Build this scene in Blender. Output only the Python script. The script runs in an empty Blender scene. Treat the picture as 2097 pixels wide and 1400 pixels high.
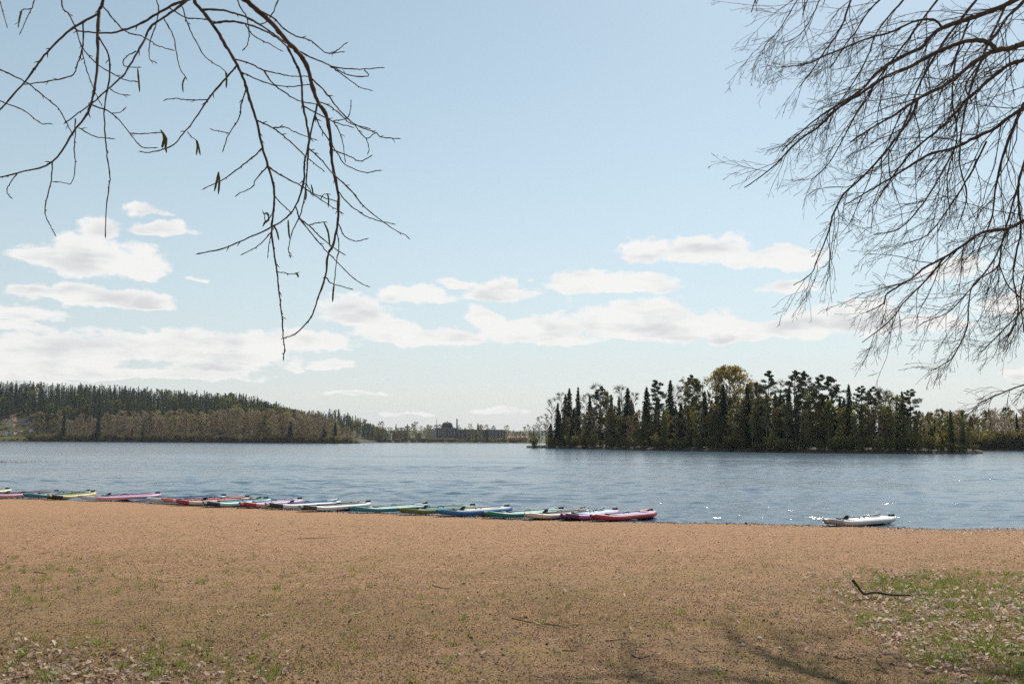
import bpy, math, random
import numpy as np
from mathutils import Matrix, Vector

rnd = random.Random(7)
rng = np.random.default_rng(7)
sc = bpy.context.scene
col = sc.collection

# ------------------------------------------------------------------ camera
PW, PH, F = 2097.0, 1400.0, 2039.0            # photograph size and focal length in its pixels
CAM_Z = 2.1                                   # eye above the water surface
PITCH, ROLL = math.radians(5.67), math.radians(-0.286)
ROT = Matrix.Rotation(ROLL, 3, 'Y') @ Matrix.Rotation(math.pi / 2 + PITCH, 3, 'X')
cam_d = bpy.data.cameras.new('camera'); cam_d.sensor_width = 36; cam_d.lens = 36 * F / PW
cam_d.clip_start = 0.1; cam_d.clip_end = 12000
cam = bpy.data.objects.new('camera', cam_d); col.objects.link(cam)
cam.matrix_world = Matrix.Translation((0, 0, CAM_Z)) @ ROT.to_4x4()
sc.camera = cam
RN = np.array(ROT)

def ray(px, py):
    return RN @ np.array([(px - PW / 2) / F, -(py - PH / 2) / F, -1.0])
def at(px, py, depth):                        # point on that line of sight, `depth` metres ahead
    d = ray(px, py); return np.array([0, 0, CAM_Z]) + d * (depth / d[1])
def on_z(px, py, z=0.0):
    d = ray(px, py); return np.array([0, 0, CAM_Z]) + d * ((z - CAM_Z) / d[2])
def lat(px, depth):                           # x of a picture column at a depth
    return at(px, 900, depth)[0]

# ------------------------------------------------------------------ sun, sky, exposure
SUN_AZ, SUN_EL = math.radians(22), math.radians(47)
to_sun = Vector((math.sin(SUN_AZ) * math.cos(SUN_EL), math.cos(SUN_AZ) * math.cos(SUN_EL), math.sin(SUN_EL)))
sd = bpy.data.lights.new('sun', 'SUN'); sd.energy = 4.7; sd.angle = math.radians(0.53); sd.color = (1.0, 0.95, 0.87)
so = bpy.data.objects.new('sun', sd); col.objects.link(so)
so.rotation_euler = to_sun.to_track_quat('Z', 'Y').to_euler()

SKY_STRENGTH = 0.1
world = bpy.data.worlds.new('World'); sc.world = world; world.use_nodes = True
wt = world.node_tree; wt.nodes.clear()

class NT:                                      # small helper for node trees
    def __init__(s, t): s.t = t
    def n(s, typ, *ins, **kw):
        nd = s.t.nodes.new(typ)
        for k, v in kw.items():
            if k != 'named': setattr(nd, k, v)
        for i, v in enumerate(ins): s.put(nd.inputs[i], v)
        for k, v in kw.get('named', {}).items(): s.put(nd.inputs[k], v)
        return nd
    def put(s, sock, v):
        if v is None: return
        if isinstance(v, bpy.types.NodeSocket): s.t.links.new(v, sock)
        elif isinstance(v, bpy.types.Node): s.t.links.new(v.outputs[0], sock)
        else: sock.default_value = v
    def m(s, op, *a, clamp=False):
        return s.n('ShaderNodeMath', *a, operation=op, use_clamp=clamp).outputs[0]
    def v(s, op, *a):
        nd = s.n('ShaderNodeVectorMath', *a, operation=op)
        return nd.outputs['Value'] if op in ('LENGTH', 'DOT_PRODUCT', 'DISTANCE') else nd.outputs[0]
    def ss(s, x, lo, hi):
        nd = s.n('ShaderNodeMapRange', x, lo, hi, 0.0, 1.0, interpolation_type='SMOOTHSTEP'); return nd.outputs[0]
    def mix(s, f, a, b, blend='MIX'):
        nd = s.t.nodes.new('ShaderNodeMix'); nd.data_type = 'RGBA'; nd.blend_type = blend
        s.put(nd.inputs[0], f)
        for i, c in ((6, a), (7, b)):
            if isinstance(c, tuple): c = (*c, 1.0)[:4]
            s.put(nd.inputs[i], c)
        return nd.outputs[2]
    def noise(s, vec, scale, detail=3.0, rough=0.5, dist=0.0):
        return s.n('ShaderNodeTexNoise', named={'Vector': vec, 'Scale': scale, 'Detail': detail, 'Roughness': rough, 'Distortion': dist}).outputs[0]

w = NT(wt)
sky = w.n('ShaderNodeTexSky', sky_type='NISHITA', sun_disc=False, sun_elevation=SUN_EL, sun_rotation=SUN_AZ,
          altitude=100.0, air_density=1.0, dust_density=0.45, ozone_density=1.3)
gen = w.n('ShaderNodeTexCoord').outputs['Generated']
sep = w.n('ShaderNodeSeparateXYZ', gen)
az = w.m('ARCTAN2', sep.outputs[0], sep.outputs[1])
el = w.m('ARCSINE', sep.outputs[2])
ae = w.n('ShaderNodeCombineXYZ', az, el, 0.0).outputs[0]
# billowing edge noise in direction space
nvec = w.v('MULTIPLY', ae, (1.0, 1.7, 1.0))
fb = w.noise(nvec, 30.0, 9.0, 0.60)
warp = w.n('ShaderNodeTexNoise', named={'Vector': nvec, 'Scale': 42.0, 'Detail': 5.0}).outputs['Color']
ae_w = w.v('ADD', ae, w.v('MULTIPLY', w.v('SUBTRACT', warp, (0.5, 0.5, 0.5)), (0.026, 0.014, 0.0)))
# cumulus in this part of the sky: picture column, row, half width, half height, thinness
CLOUDS = [(200,528,125,44,.08),(105,523,75,22,.2),(280,552,50,26,.1),(330,470,64,20,.25),(300,430,50,18,.55),(215,468,45,30,.5),
 (175,604,140,25,.05),(295,618,60,18,.15),(75,596,52,16,.25),(40,640,80,18,.35),(40,668,80,14,.45),
 (300,712,330,36,.22),(80,722,170,48,.28),(450,700,230,28,.16),(610,698,130,24,.2),(240,762,280,17,.3),(420,750,100,16,.25),(60,775,120,12,.4),
 (600,735,28,45,.6),(680,746,55,12,.4),(725,640,85,38,.05),(800,672,75,30,.1),(880,690,140,25,0),(850,604,75,24,.1),
 (1025,597,75,27,0),(945,580,40,17,.2),(995,650,38,28,.15),(1090,677,125,33,0),(1150,692,90,18,.1),(1300,655,130,45,-.1),(1400,670,150,36,-.1),(1490,687,70,20,.05),
 (1185,575,65,32,0),(1290,582,110,26,0),(1325,513,58,30,0),(1450,511,95,30,-.1),(1570,525,120,27,0),(1640,542,60,14,.3),
 (1630,583,75,15,.3),(1640,667,95,32,0),(1760,650,85,42,-.05),(1860,662,110,20,.2),(1950,550,65,22,.25),(2080,628,70,24,.15),(2095,768,35,14,.3),
 (730,803,70,6,.45),(1030,840,65,10,.5),(840,845,60,8,.55),(400,568,30,8,.55),(1090,570,20,10,.7)]
acc = None
for (cx, cy, hw, hh, thin) in CLOUDS:
    d = ray(cx, cy); d = d / np.linalg.norm(d)
    a0, e0 = math.atan2(d[0], d[1]), math.asin(d[2])
    W_, H_ = hw / F * 1.10, hh / F * 1.05
    q = w.n('ShaderNodeVectorMath', ae_w, (1 / W_, 1 / H_, 0.0), (-a0 / W_, -e0 / H_ + .25, max(thin, 0.0)), operation='MULTIPLY_ADD').outputs[0]
    q = w.v('LENGTH', w.n('ShaderNodeVectorMath', w.v('ABSOLUTE', q), (0.0, -0.45, 0.0), w.v('MULTIPLY', q, (1.0, 1.30, 1.0)), operation='MULTIPLY_ADD').outputs[0])   # flat bases, domed tops
    if thin < 0: q = w.m('MULTIPLY', q, 1.0 + thin)
    acc = q if acc is None else w.n('ShaderNodeMath', acc, q, 0.10, operation='SMOOTH_MIN').outputs[0]
# the same fair-weather clouds carried on all round, low over the rest of the horizon
far = w.noise(w.v('MULTIPLY', ae, (4.0, 11.0, 1.0)), 1.0, 3.0, 0.5)
out_f = w.ss(w.m('ABSOLUTE', az), 0.50, 0.60)
low = w.m('MULTIPLY', w.ss(el, 0.01, 0.04), w.ss(el, 0.26, 0.14))
band = w.m('SUBTRACT', 2.0, w.m('MULTIPLY', w.m('MULTIPLY', w.ss(far, 0.48, 0.66), low), w.m('MULTIPLY', out_f, 1.7)))
acc = w.m('MINIMUM', acc, band)
edge = w.m('ADD', acc, w.m('MULTIPLY', w.m('SUBTRACT', fb, 0.5), 1.75))
dens = w.ss(edge, 1.03, 0.72)
dens = w.m('MULTIPLY', dens, 0.92)
soft = w.noise(w.v('MULTIPLY', nvec, (0.8, 1.5, 1.0)), 19.0, 3.0, 0.5)
core = w.ss(acc, 0.95, 0.30)
lit = w.m('SUBTRACT', 1.0, w.m('MULTIPLY', w.m('MULTIPLY', core, w.ss(soft, 0.42, 0.66)), 0.95))
K = 1.0 / SKY_STRENGTH
ccol = w.mix(lit, (0.64 * K, 0.645 * K, 0.65 * K), (0.89 * K, 0.875 * K, 0.86 * K))
skyc = w.n('ShaderNodeHueSaturation', named={'Hue': 0.473, 'Saturation': 0.82, 'Value': 1.07, 'Color': sky.outputs[0]}).outputs[0]
# pale moist air low over the whole horizon
air = w.m('EXPONENT', w.m('MULTIPLY', w.m('MAXIMUM', el, 0.0), -4.2))
skyc = w.mix(w.m('MULTIPLY', air, 0.85), skyc, (0.62 * K, 0.66 * K, 0.67 * K))
full = w.mix(dens, skyc, ccol)
bg = w.n('ShaderNodeBackground', full, SKY_STRENGTH)
w.n('ShaderNodeOutputWorld', bg.outputs[0])

vs = sc.view_settings
vs.view_transform = 'Standard'; vs.look = 'None'; vs.gamma = 1.0; vs.exposure = 0.08; vs.use_curve_mapping = False
sc.cycles.use_denoising = False
sc.cycles.max_bounces = 6; sc.cycles.diffuse_bounces = 2; sc.cycles.glossy_bounces = 3
sc.cycles.transmission_bounces = 3; sc.cycles.sample_clamp_indirect = 4.0
sc.cycles.caustics_reflective = False; sc.cycles.caustics_refractive = False

# ------------------------------------------------------------------ helpers
class MB:
    """collects vertices and faces, then links them as one mesh"""
    def __init__(s): s.v = []; s.f = []; s.m = []; s.t = []; s.n = 0
    def add(s, V, Fc, m=0, tone=None):
        V = np.asarray(V, float).reshape(-1, 3); Fc = np.asarray(Fc, int)
        if len(Fc) == 0: return s
        s.v.append(V); s.f.append(Fc + s.n); s.n += len(V)
        s.m.append(np.full(len(Fc), m, int) if np.isscalar(m) else np.asarray(m, int))
        s.t.append(np.full(len(Fc), 0.5) if tone is None else (np.full(len(Fc), float(tone)) if np.isscalar(tone) else np.asarray(tone, float)))
        return s
    def join(s, o, M=None, m_off=0, tone_add=0.0):
        base = s.n
        V = np.concatenate(o.v)
        if M is not None: V = V @ M[:3, :3].T + M[:3, 3]
        s.v.append(V); s.n += len(V)
        for f, m, t in zip(o.f, o.m, o.t): s.f.append(f + base); s.m.append(m + m_off); s.t.append(t + tone_add)
        return s
    def mesh(s, name, mats, smooth=False):
        me = bpy.data.meshes.new(name)
        V = np.concatenate(s.v)
        me.vertices.add(len(V)); me.vertices.foreach_set('co', V.astype(np.float32).ravel())
        tot = np.concatenate([np.full(len(f), f.shape[1], np.int32) for f in s.f])
        idx = np.concatenate([f.ravel() for f in s.f]).astype(np.int32)
        start = np.zeros(len(tot), np.int32); start[1:] = np.cumsum(tot)[:-1]
        me.loops.add(len(idx)); me.loops.foreach_set('vertex_index', idx)
        me.polygons.add(len(tot)); me.polygons.foreach_set('loop_start', start)
        try: me.polygons.foreach_set('loop_total', tot)
        except Exception: pass
        me.polygons.foreach_set('material_index', np.concatenate(s.m).astype(np.int32))
        me.polygons.foreach_set('use_smooth', np.full(len(tot), bool(smooth)))
        at_ = me.attributes.new('tone', 'FLOAT', 'FACE'); at_.data.foreach_set('value', np.concatenate(s.t).astype(np.float32))
        me.update(calc_edges=True)
        for m in (mats if isinstance(mats, (list, tuple)) else [mats]): me.materials.append(m)
        return me
    def build(s, name, mats, parent=None, smooth=False):
        return link(name, s.mesh(name, mats, smooth), parent)

def link(name, me, parent=None, loc=None):
    o = bpy.data.objects.new(name, me); col.objects.link(o)
    if parent is not None: o.parent = parent
    if loc is not None: o.location = loc
    return o
def tag(o, label=None, cat=None, group=None, kind=None):
    if label: o['label'] = label
    if cat: o['category'] = cat
    if group: o['group'] = group
    if kind: o['kind'] = kind
    return o
def empty(name, loc=(0, 0, 0), rz=0.0, s=(1, 1, 1)):
    o = bpy.data.objects.new(name, None); col.objects.link(o)
    o.location = loc; o.rotation_euler = (0, 0, rz); o.scale = s; o.empty_display_size = 0.2
    return o

def tube(mb, P, R, sides=5, m=0, tone=None, cap=True):
    P = np.asarray(P, float); R = np.asarray(R, float); n = len(P)
    T = np.gradient(P, axis=0); T /= np.linalg.norm(T, axis=1, keepdims=True) + 1e-12
    ref = np.array([0.0, 0, 1]) if abs(T[:, 2]).mean() < 0.8 else np.array([1.0, 0, 0])
    U = np.cross(T, ref); U /= np.linalg.norm(U, axis=1, keepdims=True) + 1e-12
    Vv = np.cross(T, U)
    a = np.arange(sides) * 2 * np.pi / sides
    ring = P[:, None] + R[:, None, None] * (np.cos(a)[None, :, None] * U[:, None] + np.sin(a)[None, :, None] * Vv[:, None])
    i = np.arange(n - 1)[:, None] * sides; j = np.arange(sides)[None]; k = (j + 1) % sides
    Q = np.stack([i + j, i + k, i + sides + k, i + sides + j], -1).reshape(-1, 4)
    mb.add(ring.reshape(-1, 3), Q, m, tone)
    if cap:
        for e, o in ((0, -1), (n - 1, 1)):
            ctr = P[e] + T[e] * R[e] * 0.5 * o
            vv = np.vstack([ring[e], ctr]); jj = np.arange(sides); kk = (jj + 1) % sides
            mb.add(vv, np.stack([jj, kk, np.full(sides, sides)], -1), m, tone)

def diamonds(mb, C, U, V, m=0, tone=None):     # leaf-like rhombic faces
    C = np.asarray(C); n = len(C)
    q = np.stack([C - U, C - V, C + U, C + V], 1).reshape(-1, 3)
    mb.add(q, np.arange(n * 4).reshape(n, 4), m, tone)
def blades(mb, A, B, Wd, m=0, tone=None):      # thin pointed twigs or grass: base A, tip B, half width vector Wd
    n = len(A)
    q = np.stack([A - Wd, A + Wd, B], 1).reshape(-1, 3)
    mb.add(q, np.arange(n * 3).reshape(n, 3), m, tone)
def box(mb, lo, hi, m=0):
    x0, y0, z0 = lo; x1, y1, z1 = hi
    v = [(x0,y0,z0),(x1,y0,z0),(x1,y1,z0),(x0,y1,z0),(x0,y0,z1),(x1,y0,z1),(x1,y1,z1),(x0,y1,z1)]
    mb.add(v, [(0,3,2,1),(4,5,6,7),(0,1,5,4),(1,2,6,5),(2,3,7,6),(3,0,4,7)], m)
def unit(n, g=rng):
    v = g.normal(size=(n, 3)); return v / np.linalg.norm(v, axis=1, keepdims=True)
def perp(D, g=rng):
    v = np.cross(D, unit(len(D), g)); return v / (np.linalg.norm(v, axis=1, keepdims=True) + 1e-9)
def vnoise(x, y, seed=0):                      # cheap smooth value noise
    x = np.asarray(x, float); y = np.asarray(y, float)
    def h(i, j): 
        s = np.sin(i * 127.1 + j * 311.7 + seed * 74.7) * 43758.5453; return s - np.floor(s)
    i, j = np.floor(x), np.floor(y); fx, fy = x - i, y - j
    fx = fx * fx * (3 - 2 * fx); fy = fy * fy * (3 - 2 * fy)
    return (h(i, j) * (1 - fx) + h(i + 1, j) * fx) * (1 - fy) + (h(i, j + 1) * (1 - fx) + h(i + 1, j + 1) * fx) * fy
def fbm(x, y, seed=0, o=4):
    s = 0; a = 0.5
    for k in range(o): s = s + a * vnoise(x * 2 ** k, y * 2 ** k, seed + k); a *= 0.5
    return s / (1 - 0.5 ** o)

# ------------------------------------------------------------------ materials
def newmat(name):
    m = bpy.data.materials.new(name); m.use_nodes = True; m.node_tree.nodes.clear(); return m, NT(m.node_tree)
def finish(t, shader): t.n('ShaderNodeOutputMaterial', shader)
def surf(name, a, b=None, rough=0.7, scale=3.0, spec=0.3, bump=0.0, bscale=20.0, metallic=0.0):
    m, t = newmat(name); b = b or a
    oc = t.n('ShaderNodeTexCoord').outputs['Object']
    c = t.mix(t.ss(t.noise(oc, scale, 4.0, 0.6), 0.3, 0.7), a, b)
    p = t.n('ShaderNodeBsdfPrincipled', named={'Base Color': c, 'Roughness': rough, 'Specular IOR Level': spec, 'Metallic': metallic})
    if bump:
        t.put(p.inputs['Normal'], t.n('ShaderNodeBump', named={'Strength': 0.6, 'Distance': bump, 'Height': t.noise(oc, bscale, 3.0, 0.6)}).outputs[0])
    finish(t, p.outputs[0]); return m
def leafmat(name, a, b, trans=0.4, hue=0.02):   # foliage: per-leaf tone, per-tree shade, light through the leaf
    m, t = newmat(name)
    tone = t.n('ShaderNodeAttribute', attribute_name='tone').outputs['Fac']
    r = t.n('ShaderNodeObjectInfo').outputs['Random']
    c = t.mix(tone, a, b)
    c = t.n('ShaderNodeHueSaturation', named={'Hue': t.m('ADD', 0.5 - hue, t.m('MULTIPLY', r, 2 * hue)), 'Value': t.m('ADD', 0.8, t.m('MULTIPLY', r, 0.4)), 'Color': c}).outputs[0]
    d = t.n('ShaderNodeBsdfDiffuse', c); tr = t.n('ShaderNodeBsdfTranslucent', c)
    finish(t, t.n('ShaderNodeMixShader', trans, d.outputs[0], tr.outputs[0]).outputs[0]); return m

M = {}
M['spruce'] = leafmat('spruce needles', (0.034, 0.050, 0.032), (0.085, 0.108, 0.058), 0.35)
M['pine'] = leafmat('pine needles', (0.052, 0.06, 0.034), (0.12, 0.12, 0.062), 0.35)
M['hillconifer'] = leafmat('hill conifer needles', (0.05, 0.068, 0.042), (0.12, 0.14, 0.072), 0.4)
M['spring'] = leafmat('yellow green spring leaves', (0.17, 0.16, 0.035), (0.30, 0.27, 0.07), 0.5, 0.02)
M['golden'] = leafmat('golden spring leaves', (0.30, 0.22, 0.06), (0.44, 0.33, 0.10), 0.5, 0.015)
M['olive'] = leafmat('olive buds', (0.16, 0.14, 0.04), (0.29, 0.235, 0.08), 0.5, 0.02)
M['twigbrown'] = leafmat('bare brown twigs', (0.32, 0.235, 0.18), (0.54, 0.40, 0.31), 0.5, 0.01)
M['twigdark'] = leafmat('dark bare twigs', (0.07, 0.052, 0.042), (0.14, 0.105, 0.082), 0.25, 0.01)
M['bark'] = surf('grey brown bark', (0.06, 0.05, 0.042), (0.13, 0.11, 0.09), 0.9, 2.0)
M['pinebark'] = surf('pine bark', (0.07, 0.05, 0.04), (0.16, 0.095, 0.06), 0.9, 0.6)
M['birchbark'] = surf('birch bark', (0.35, 0.33, 0.30), (0.10, 0.09, 0.08), 0.8, 1.2)
M['branchbark'] = surf('dark branch bark', (0.045, 0.032, 0.025), (0.12, 0.08, 0.055), 0.75, 30.0, bump=0.002, bscale=90)
M['catkin'] = surf('birch catkin', (0.07, 0.085, 0.02), (0.14, 0.12, 0.03), 0.8, 120.0, bump=0.002, bscale=260)
M['white'] = surf('white paint', (0.62, 0.61, 0.58), (0.72, 0.71, 0.68), 0.6, 0.6)

# ------------------------------------------------------------------ water
m, t = newmat('lake water')
pos = t.n('ShaderNodeNewGeometry').outputs['Position']
w1 = t.noise(t.v('MULTIPLY', pos, (0.55, 1.35, 1.0)), 1.15, 3.0, 0.55, 0.3)
w2 = t.noise(t.v('MULTIPLY', pos, (1.0, 2.0, 1.0)), 4.2, 3.0, 0.55, 0.3)
patch = t.ss(t.noise(t.v('MULTIPLY', pos, (0.012, 0.05, 1.0)), 1.0, 3.0, 0.55), 0.35, 0.68)
gust = t.m('ADD', 0.45, t.m('MULTIPLY', patch, 0.75))
b1 = t.n('ShaderNodeBump', named={'Strength': 1.0, 'Distance': t.m('MULTIPLY', gust, 0.075), 'Height': w1}).outputs[0]
b2 = t.n('ShaderNodeBump', named={'Strength': 1.0, 'Distance': t.m('MULTIPLY', gust, 0.018), 'Height': w2, 'Normal': b1}).outputs[0]
p = t.n('ShaderNodeBsdfPrincipled', named={'Base Color': (0.06, 0.105, 0.145, 1), 'Roughness': 0.15, 'IOR': 1.333, 'Specular IOR Level': 0.5, 'Normal': b2})
finish(t, p.outputs[0]); M['water'] = m
wd_ = [17.0]
while wd_[-1] < 150: wd_.append(wd_[-1] * 1.0042)
while wd_[-1] < 3600: wd_.append(wd_[-1] * 1.06)
wd_ = np.array(wd_); wc = np.concatenate([np.linspace(-2400, -90, 60), np.arange(-80, 2180, 4.0), np.linspace(2190, 4500, 60)])
tx = (wc - PW / 2) / F
WX = wd_[:, None] * tx[None]; WY = np.repeat(wd_[:, None], len(tx), 1); stp = np.gradient(wd_)[:, None]
WZ = np.zeros_like(WX); gr = np.random.default_rng(3)
gust = 0.35 + 1.1 * np.clip((fbm(WX * .03, WY * .10, 40) - .32) * 2.6, 0, 1)
for k in range(34):
    lam = 0.45 * (3.2 / 0.45) ** gr.random(); th = gr.normal(-1.75, .55); kx, ky = math.cos(th) * 6.283 / lam, math.sin(th) * 6.283 / lam
    amp = 0.0052 * lam ** 0.9 * gr.uniform(.6, 1.3)
    ph = kx * WX + ky * WY + gr.uniform(0, 6.28) + 1.2 * fbm(WX * .22 + k, WY * .22, 50 + k, 2)
    WZ += amp * (np.sin(ph) + .25 * np.sin(2 * ph + .6)) * np.clip((lam / stp - 2.2) / 2.5, 0, 1)
WZ *= gust * 0.67
nx, ny = len(tx), len(wd_)
i = np.arange(ny - 1)[:, None] * nx; j = np.arange(nx - 1)[None]
mb = MB(); mb.add(np.stack([WX, WY, WZ], -1).reshape(-1, 3), np.stack([i + j, i + j + 1, i + nx + j + 1, i + nx + j], -1).reshape(-1, 4))
tag(mb.build('lake_water', M['water'], smooth=True), 'rippled blue grey lake water', kind='structure')

# ------------------------------------------------------------------ beach
SHORE_PX = [(-400,1008),(-150,1016),(0,1022),(160,1026),(320,1033),(500,1042),(620,1047),(750,1052),(900,1058),(1000,1062),(1150,1067),(1340,1072),(1690,1078),(1900,1082.5),(2097,1083),(2400,1084)]
SH = np.array([on_z(a, b - (3.5 if a < 1800 else 0.5))[:2] for a, b in SHORE_PX])
def shore_y(x): return np.interp(x, SH[:, 0], SH[:, 1])
def beach_z(x, y):
    x = np.asarray(x, float); y = np.asarray(y, float)
    s = shore_y(x) + 0.8 * (fbm(x * 0.9, y * 0.1 + 5, 3) - 0.5) - y
    z = np.where(s > 0, 0.5 * (1 - np.exp(-np.clip(s, 0, None) / 12.0)), 0.08 * s)
    k = np.clip(s / 1.5, 0, 1)
    return z + k * (0.05 * (fbm(x * 0.6, y * 0.6, 11) - 0.5) + 0.018 * (fbm(x * 4, y * 4, 21) - 0.5))
# one sheet: rows packed towards the camera's ground, coarse behind and beyond
ys = np.concatenate([np.linspace(-40, 4, 24), np.linspace(4.2, 16, 150), np.linspace(16.2, 44, 110)])
xs = np.concatenate([np.linspace(-60, -14, 40), np.linspace(-13.8, 16, 320), np.linspace(16.3, 60, 40)])
X, Y = np.meshgrid(xs, ys); Z = beach_z(X, Y)
nx, ny = len(xs), len(ys)
i = np.arange(ny - 1)[:, None] * nx; j = np.arange(nx - 1)[None]
Q = np.stack([i + j, i + j + 1, i + nx + j + 1, i + nx + j], -1).reshape(-1, 4)
m, t = newmat('beach sand')
pos = t.n('ShaderNodeNewGeometry').outputs['Position']
sx = t.n('ShaderNodeSeparateXYZ', pos)
big = t.noise(pos, 0.35, 4.0, 0.55); mid = t.noise(pos, 2.2, 5.0, 0.6); fine = t.noise(pos, 34.0, 4.0, 0.7); grit = t.noise(pos, 110.0, 2.0, 0.6)
vor = t.n('ShaderNodeTexVoronoi', named={'Vector': pos, 'Scale': 60.0}); vd = vor.outputs['Distance']
sand = t.mix(t.ss(fine, 0.36, 0.64), (0.26, 0.138, 0.066), (0.61, 0.352, 0.190))
bits = t.noise(t.v('MULTIPLY', pos, (1.0, 0.7, 1.0)), 9.0, 6.0, 0.72)
sand = t.mix(t.m('MULTIPLY', t.ss(bits, 0.54, 0.63), 0.85), sand, (0.15, 0.085, 0.05))
sand = t.mix(t.m('MULTIPLY', t.ss(bits, 0.40, 0.32), 0.45), sand, (0.62, 0.41, 0.26))
sand = t.mix(t.ss(grit, 0.55, 0.75), sand, (0.60, 0.41, 0.28))
sand = t.mix(t.m('MULTIPLY', t.ss(grit, 0.45, 0.28), 0.8), sand, (0.10, 0.062, 0.04))
# thin worn turf: more of it away from the water, in patches
land = t.ss(sx.outputs[1], 21.0, 7.5)
turfm = t.m('MULTIPLY', t.ss(t.m('ADD', t.m('MULTIPLY', big, 0.6), t.m('ADD', t.m('MULTIPLY', mid, 0.35), t.m('MULTIPLY', land, 0.30))), 0.58, 0.80), t.ss(fine, 0.35, 0.62))
sand = t.mix(t.m('MULTIPLY', turfm, 0.5), sand, (0.165, 0.125, 0.045))
soil = t.ss(t.m('ADD', mid, t.m('MULTIPLY', land, 0.25)), 0.52, 0.85)
sand = t.mix(t.m('MULTIPLY', soil, 0.26), sand, (0.16, 0.095, 0.06))
moss = t.m('MULTIPLY', t.ss(t.noise(t.v('ADD', pos, (7.0, 3.0, 0.0)), 1.1, 4.0, 0.6), 0.60, 0.72), t.ss(sx.outputs[1], 17.0, 12.0))
sand = t.mix(t.m('MULTIPLY', moss, 0.55), sand, (0.26, 0.20, 0.045))
olive = t.m('MULTIPLY', t.ss(t.noise(t.v('ADD', pos, (3.0, 9.0, 0.0)), 0.55, 5.0, 0.62), 0.44, 0.66), t.ss(sx.outputs[1], 21.0, 12.0))
sand = t.mix(t.m('MULTIPLY', t.m('MULTIPLY', olive, t.ss(fine, 0.34, 0.58)), 0.5), sand, (0.27, 0.20, 0.065))
wet = t.ss(t.m('ADD', sx.outputs[2], t.m('MULTIPLY', t.m('SUBTRACT', mid, 0.5), 0.03)), 0.034, 0.008)
sand = t.mix(t.m('MULTIPLY', wet, 0.65), sand, (0.12, 0.075, 0.05))
hgt = t.m('ADD', t.m('MULTIPLY', fine, 0.034), t.m('ADD', t.m('MULTIPLY', grit, 0.011), t.m('MULTIPLY', mid, 0.035)))
bn = t.n('ShaderNodeBump', named={'Strength': 1.0, 'Distance': 1.0, 'Height': hgt}).outputs[0]
p = t.n('ShaderNodeBsdfPrincipled', named={'Base Color': sand, 'Roughness': t.m('SUBTRACT', 0.95, t.m('MULTIPLY', wet, 0.5)), 'Specular IOR Level': 0.15, 'Normal': bn})
finish(t, p.outputs[0]); M['sand'] = m
mb = MB(); mb.add(np.stack([X, Y, Z], -1).reshape(-1, 3), Q)
tag(mb.build('beach_sand', M['sand'], smooth=True), 'reddish brown sandy beach with worn turf', kind='structure')
# lake bed, one sheet out to the horizon under the water
mb = MB(); mb.add([(-4000, 44, -3.0), (4000, 44, -3.0), (4000, 4300, -3.0), (-4000, 4300, -3.0)], [(0, 1, 2, 3)])
tag(mb.build('lake_bed', M['sand']), 'sandy lake bed under the water', kind='structure')

# ------------------------------------------------------------------ far land
M['turf'] = surf('rough spring grass', (0.075, 0.08, 0.03), (0.13, 0.125, 0.045), 0.95, 0.08)
M['forestfloor'] = surf('forest floor', (0.05, 0.042, 0.03), (0.10, 0.08, 0.045), 0.95, 0.2)
m, t = newmat('hillside ground')
pos = t.n('ShaderNodeNewGeometry').outputs['Position']; px_ = t.n('ShaderNodeSeparateXYZ', pos)
g_ = t.mix(t.ss(t.noise(pos, .08, 4.0, .6), .3, .7), (0.085, 0.085, 0.035), (0.13, 0.12, 0.055)); f_ = t.mix(t.ss(t.noise(pos, .2, 4.0, .6), .3, .7), (0.045, 0.038, 0.026), (0.085, 0.07, 0.04))
finish(t, t.n('ShaderNodeBsdfDiffuse', t.mix(t.ss(t.m('ADD', px_.outputs[0], t.m('MULTIPLY', t.noise(pos, .03), 40.0)), -345.0, -330.0), g_, f_)).outputs[0]); M['hillground'] = m
M['farhill'] = surf('distant wooded ridge', (0.035, 0.05, 0.03), (0.06, 0.075, 0.04), 0.95, 0.02)

def hor(px): return 896.6 + 0.005 * px
SKYL = np.array([(-400,780),(-100,783),(0,783),(100,785),(200,790),(300,796),(400,803),(470,806),(530,816),(580,832),(620,845),(660,858),(720,885),(760,897)], float)
def shore_l(px): return np.interp(px, [-400, 0, 300, 735, 800], [800, 745, 690, 625, 615])
def crest_l(px): return np.maximum(0.8, CAM_Z + (hor(px) - (np.interp(px, SKYL[:, 0], SKYL[:, 1]) + 37)) / F * 880)
def land_l(px, d):
    s0 = shore_l(px); tt = np.clip((d - s0) / np.maximum(880 - s0, 1), 0, 1)
    fade = np.clip((752 - px) / 25, 0, 1)
    ex = np.interp(px, [55, 115], [1.45, 0.85])
    return (0.15 + 0.9 * np.clip((d - s0) / 8, 0, 1) + (crest_l(px) - 1.0).clip(0) * tt ** ex) * fade - 1.2 * (1 - fade)
def polar_land(name, pxs, ds_of, zfun, material, label):
    P = []
    for px in pxs:
        for d in ds_of(px): P.append((lat(px, d), d, float(zfun(px, d))))
    n = len(ds_of(pxs[0])); k = len(pxs)
    a = np.arange(k - 1)[:, None] * n; b = np.arange(n - 1)[None]
    mb = MB(); mb.add(P, np.stack([a + b, a + n + b, a + n + b + 1, a + b + 1], -1).reshape(-1, 4))
    return tag(mb.build(name, material, smooth=True), label, kind='structure')
polar_land('wooded_hill', list(np.arange(-400, 765, 14.0)), lambda px: np.concatenate([[shore_l(px) - 6], np.linspace(shore_l(px) - 0.5, shore_l(px) + 8, 3), np.linspace(shore_l(px) + 20, 880, 14), [1000, 1300]]),
           lambda px, d: -1.5 if d < shore_l(px) - 3 else land_l(px, d), M['hillground'], 'grassy slope of the wooded hill across the lake')
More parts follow.
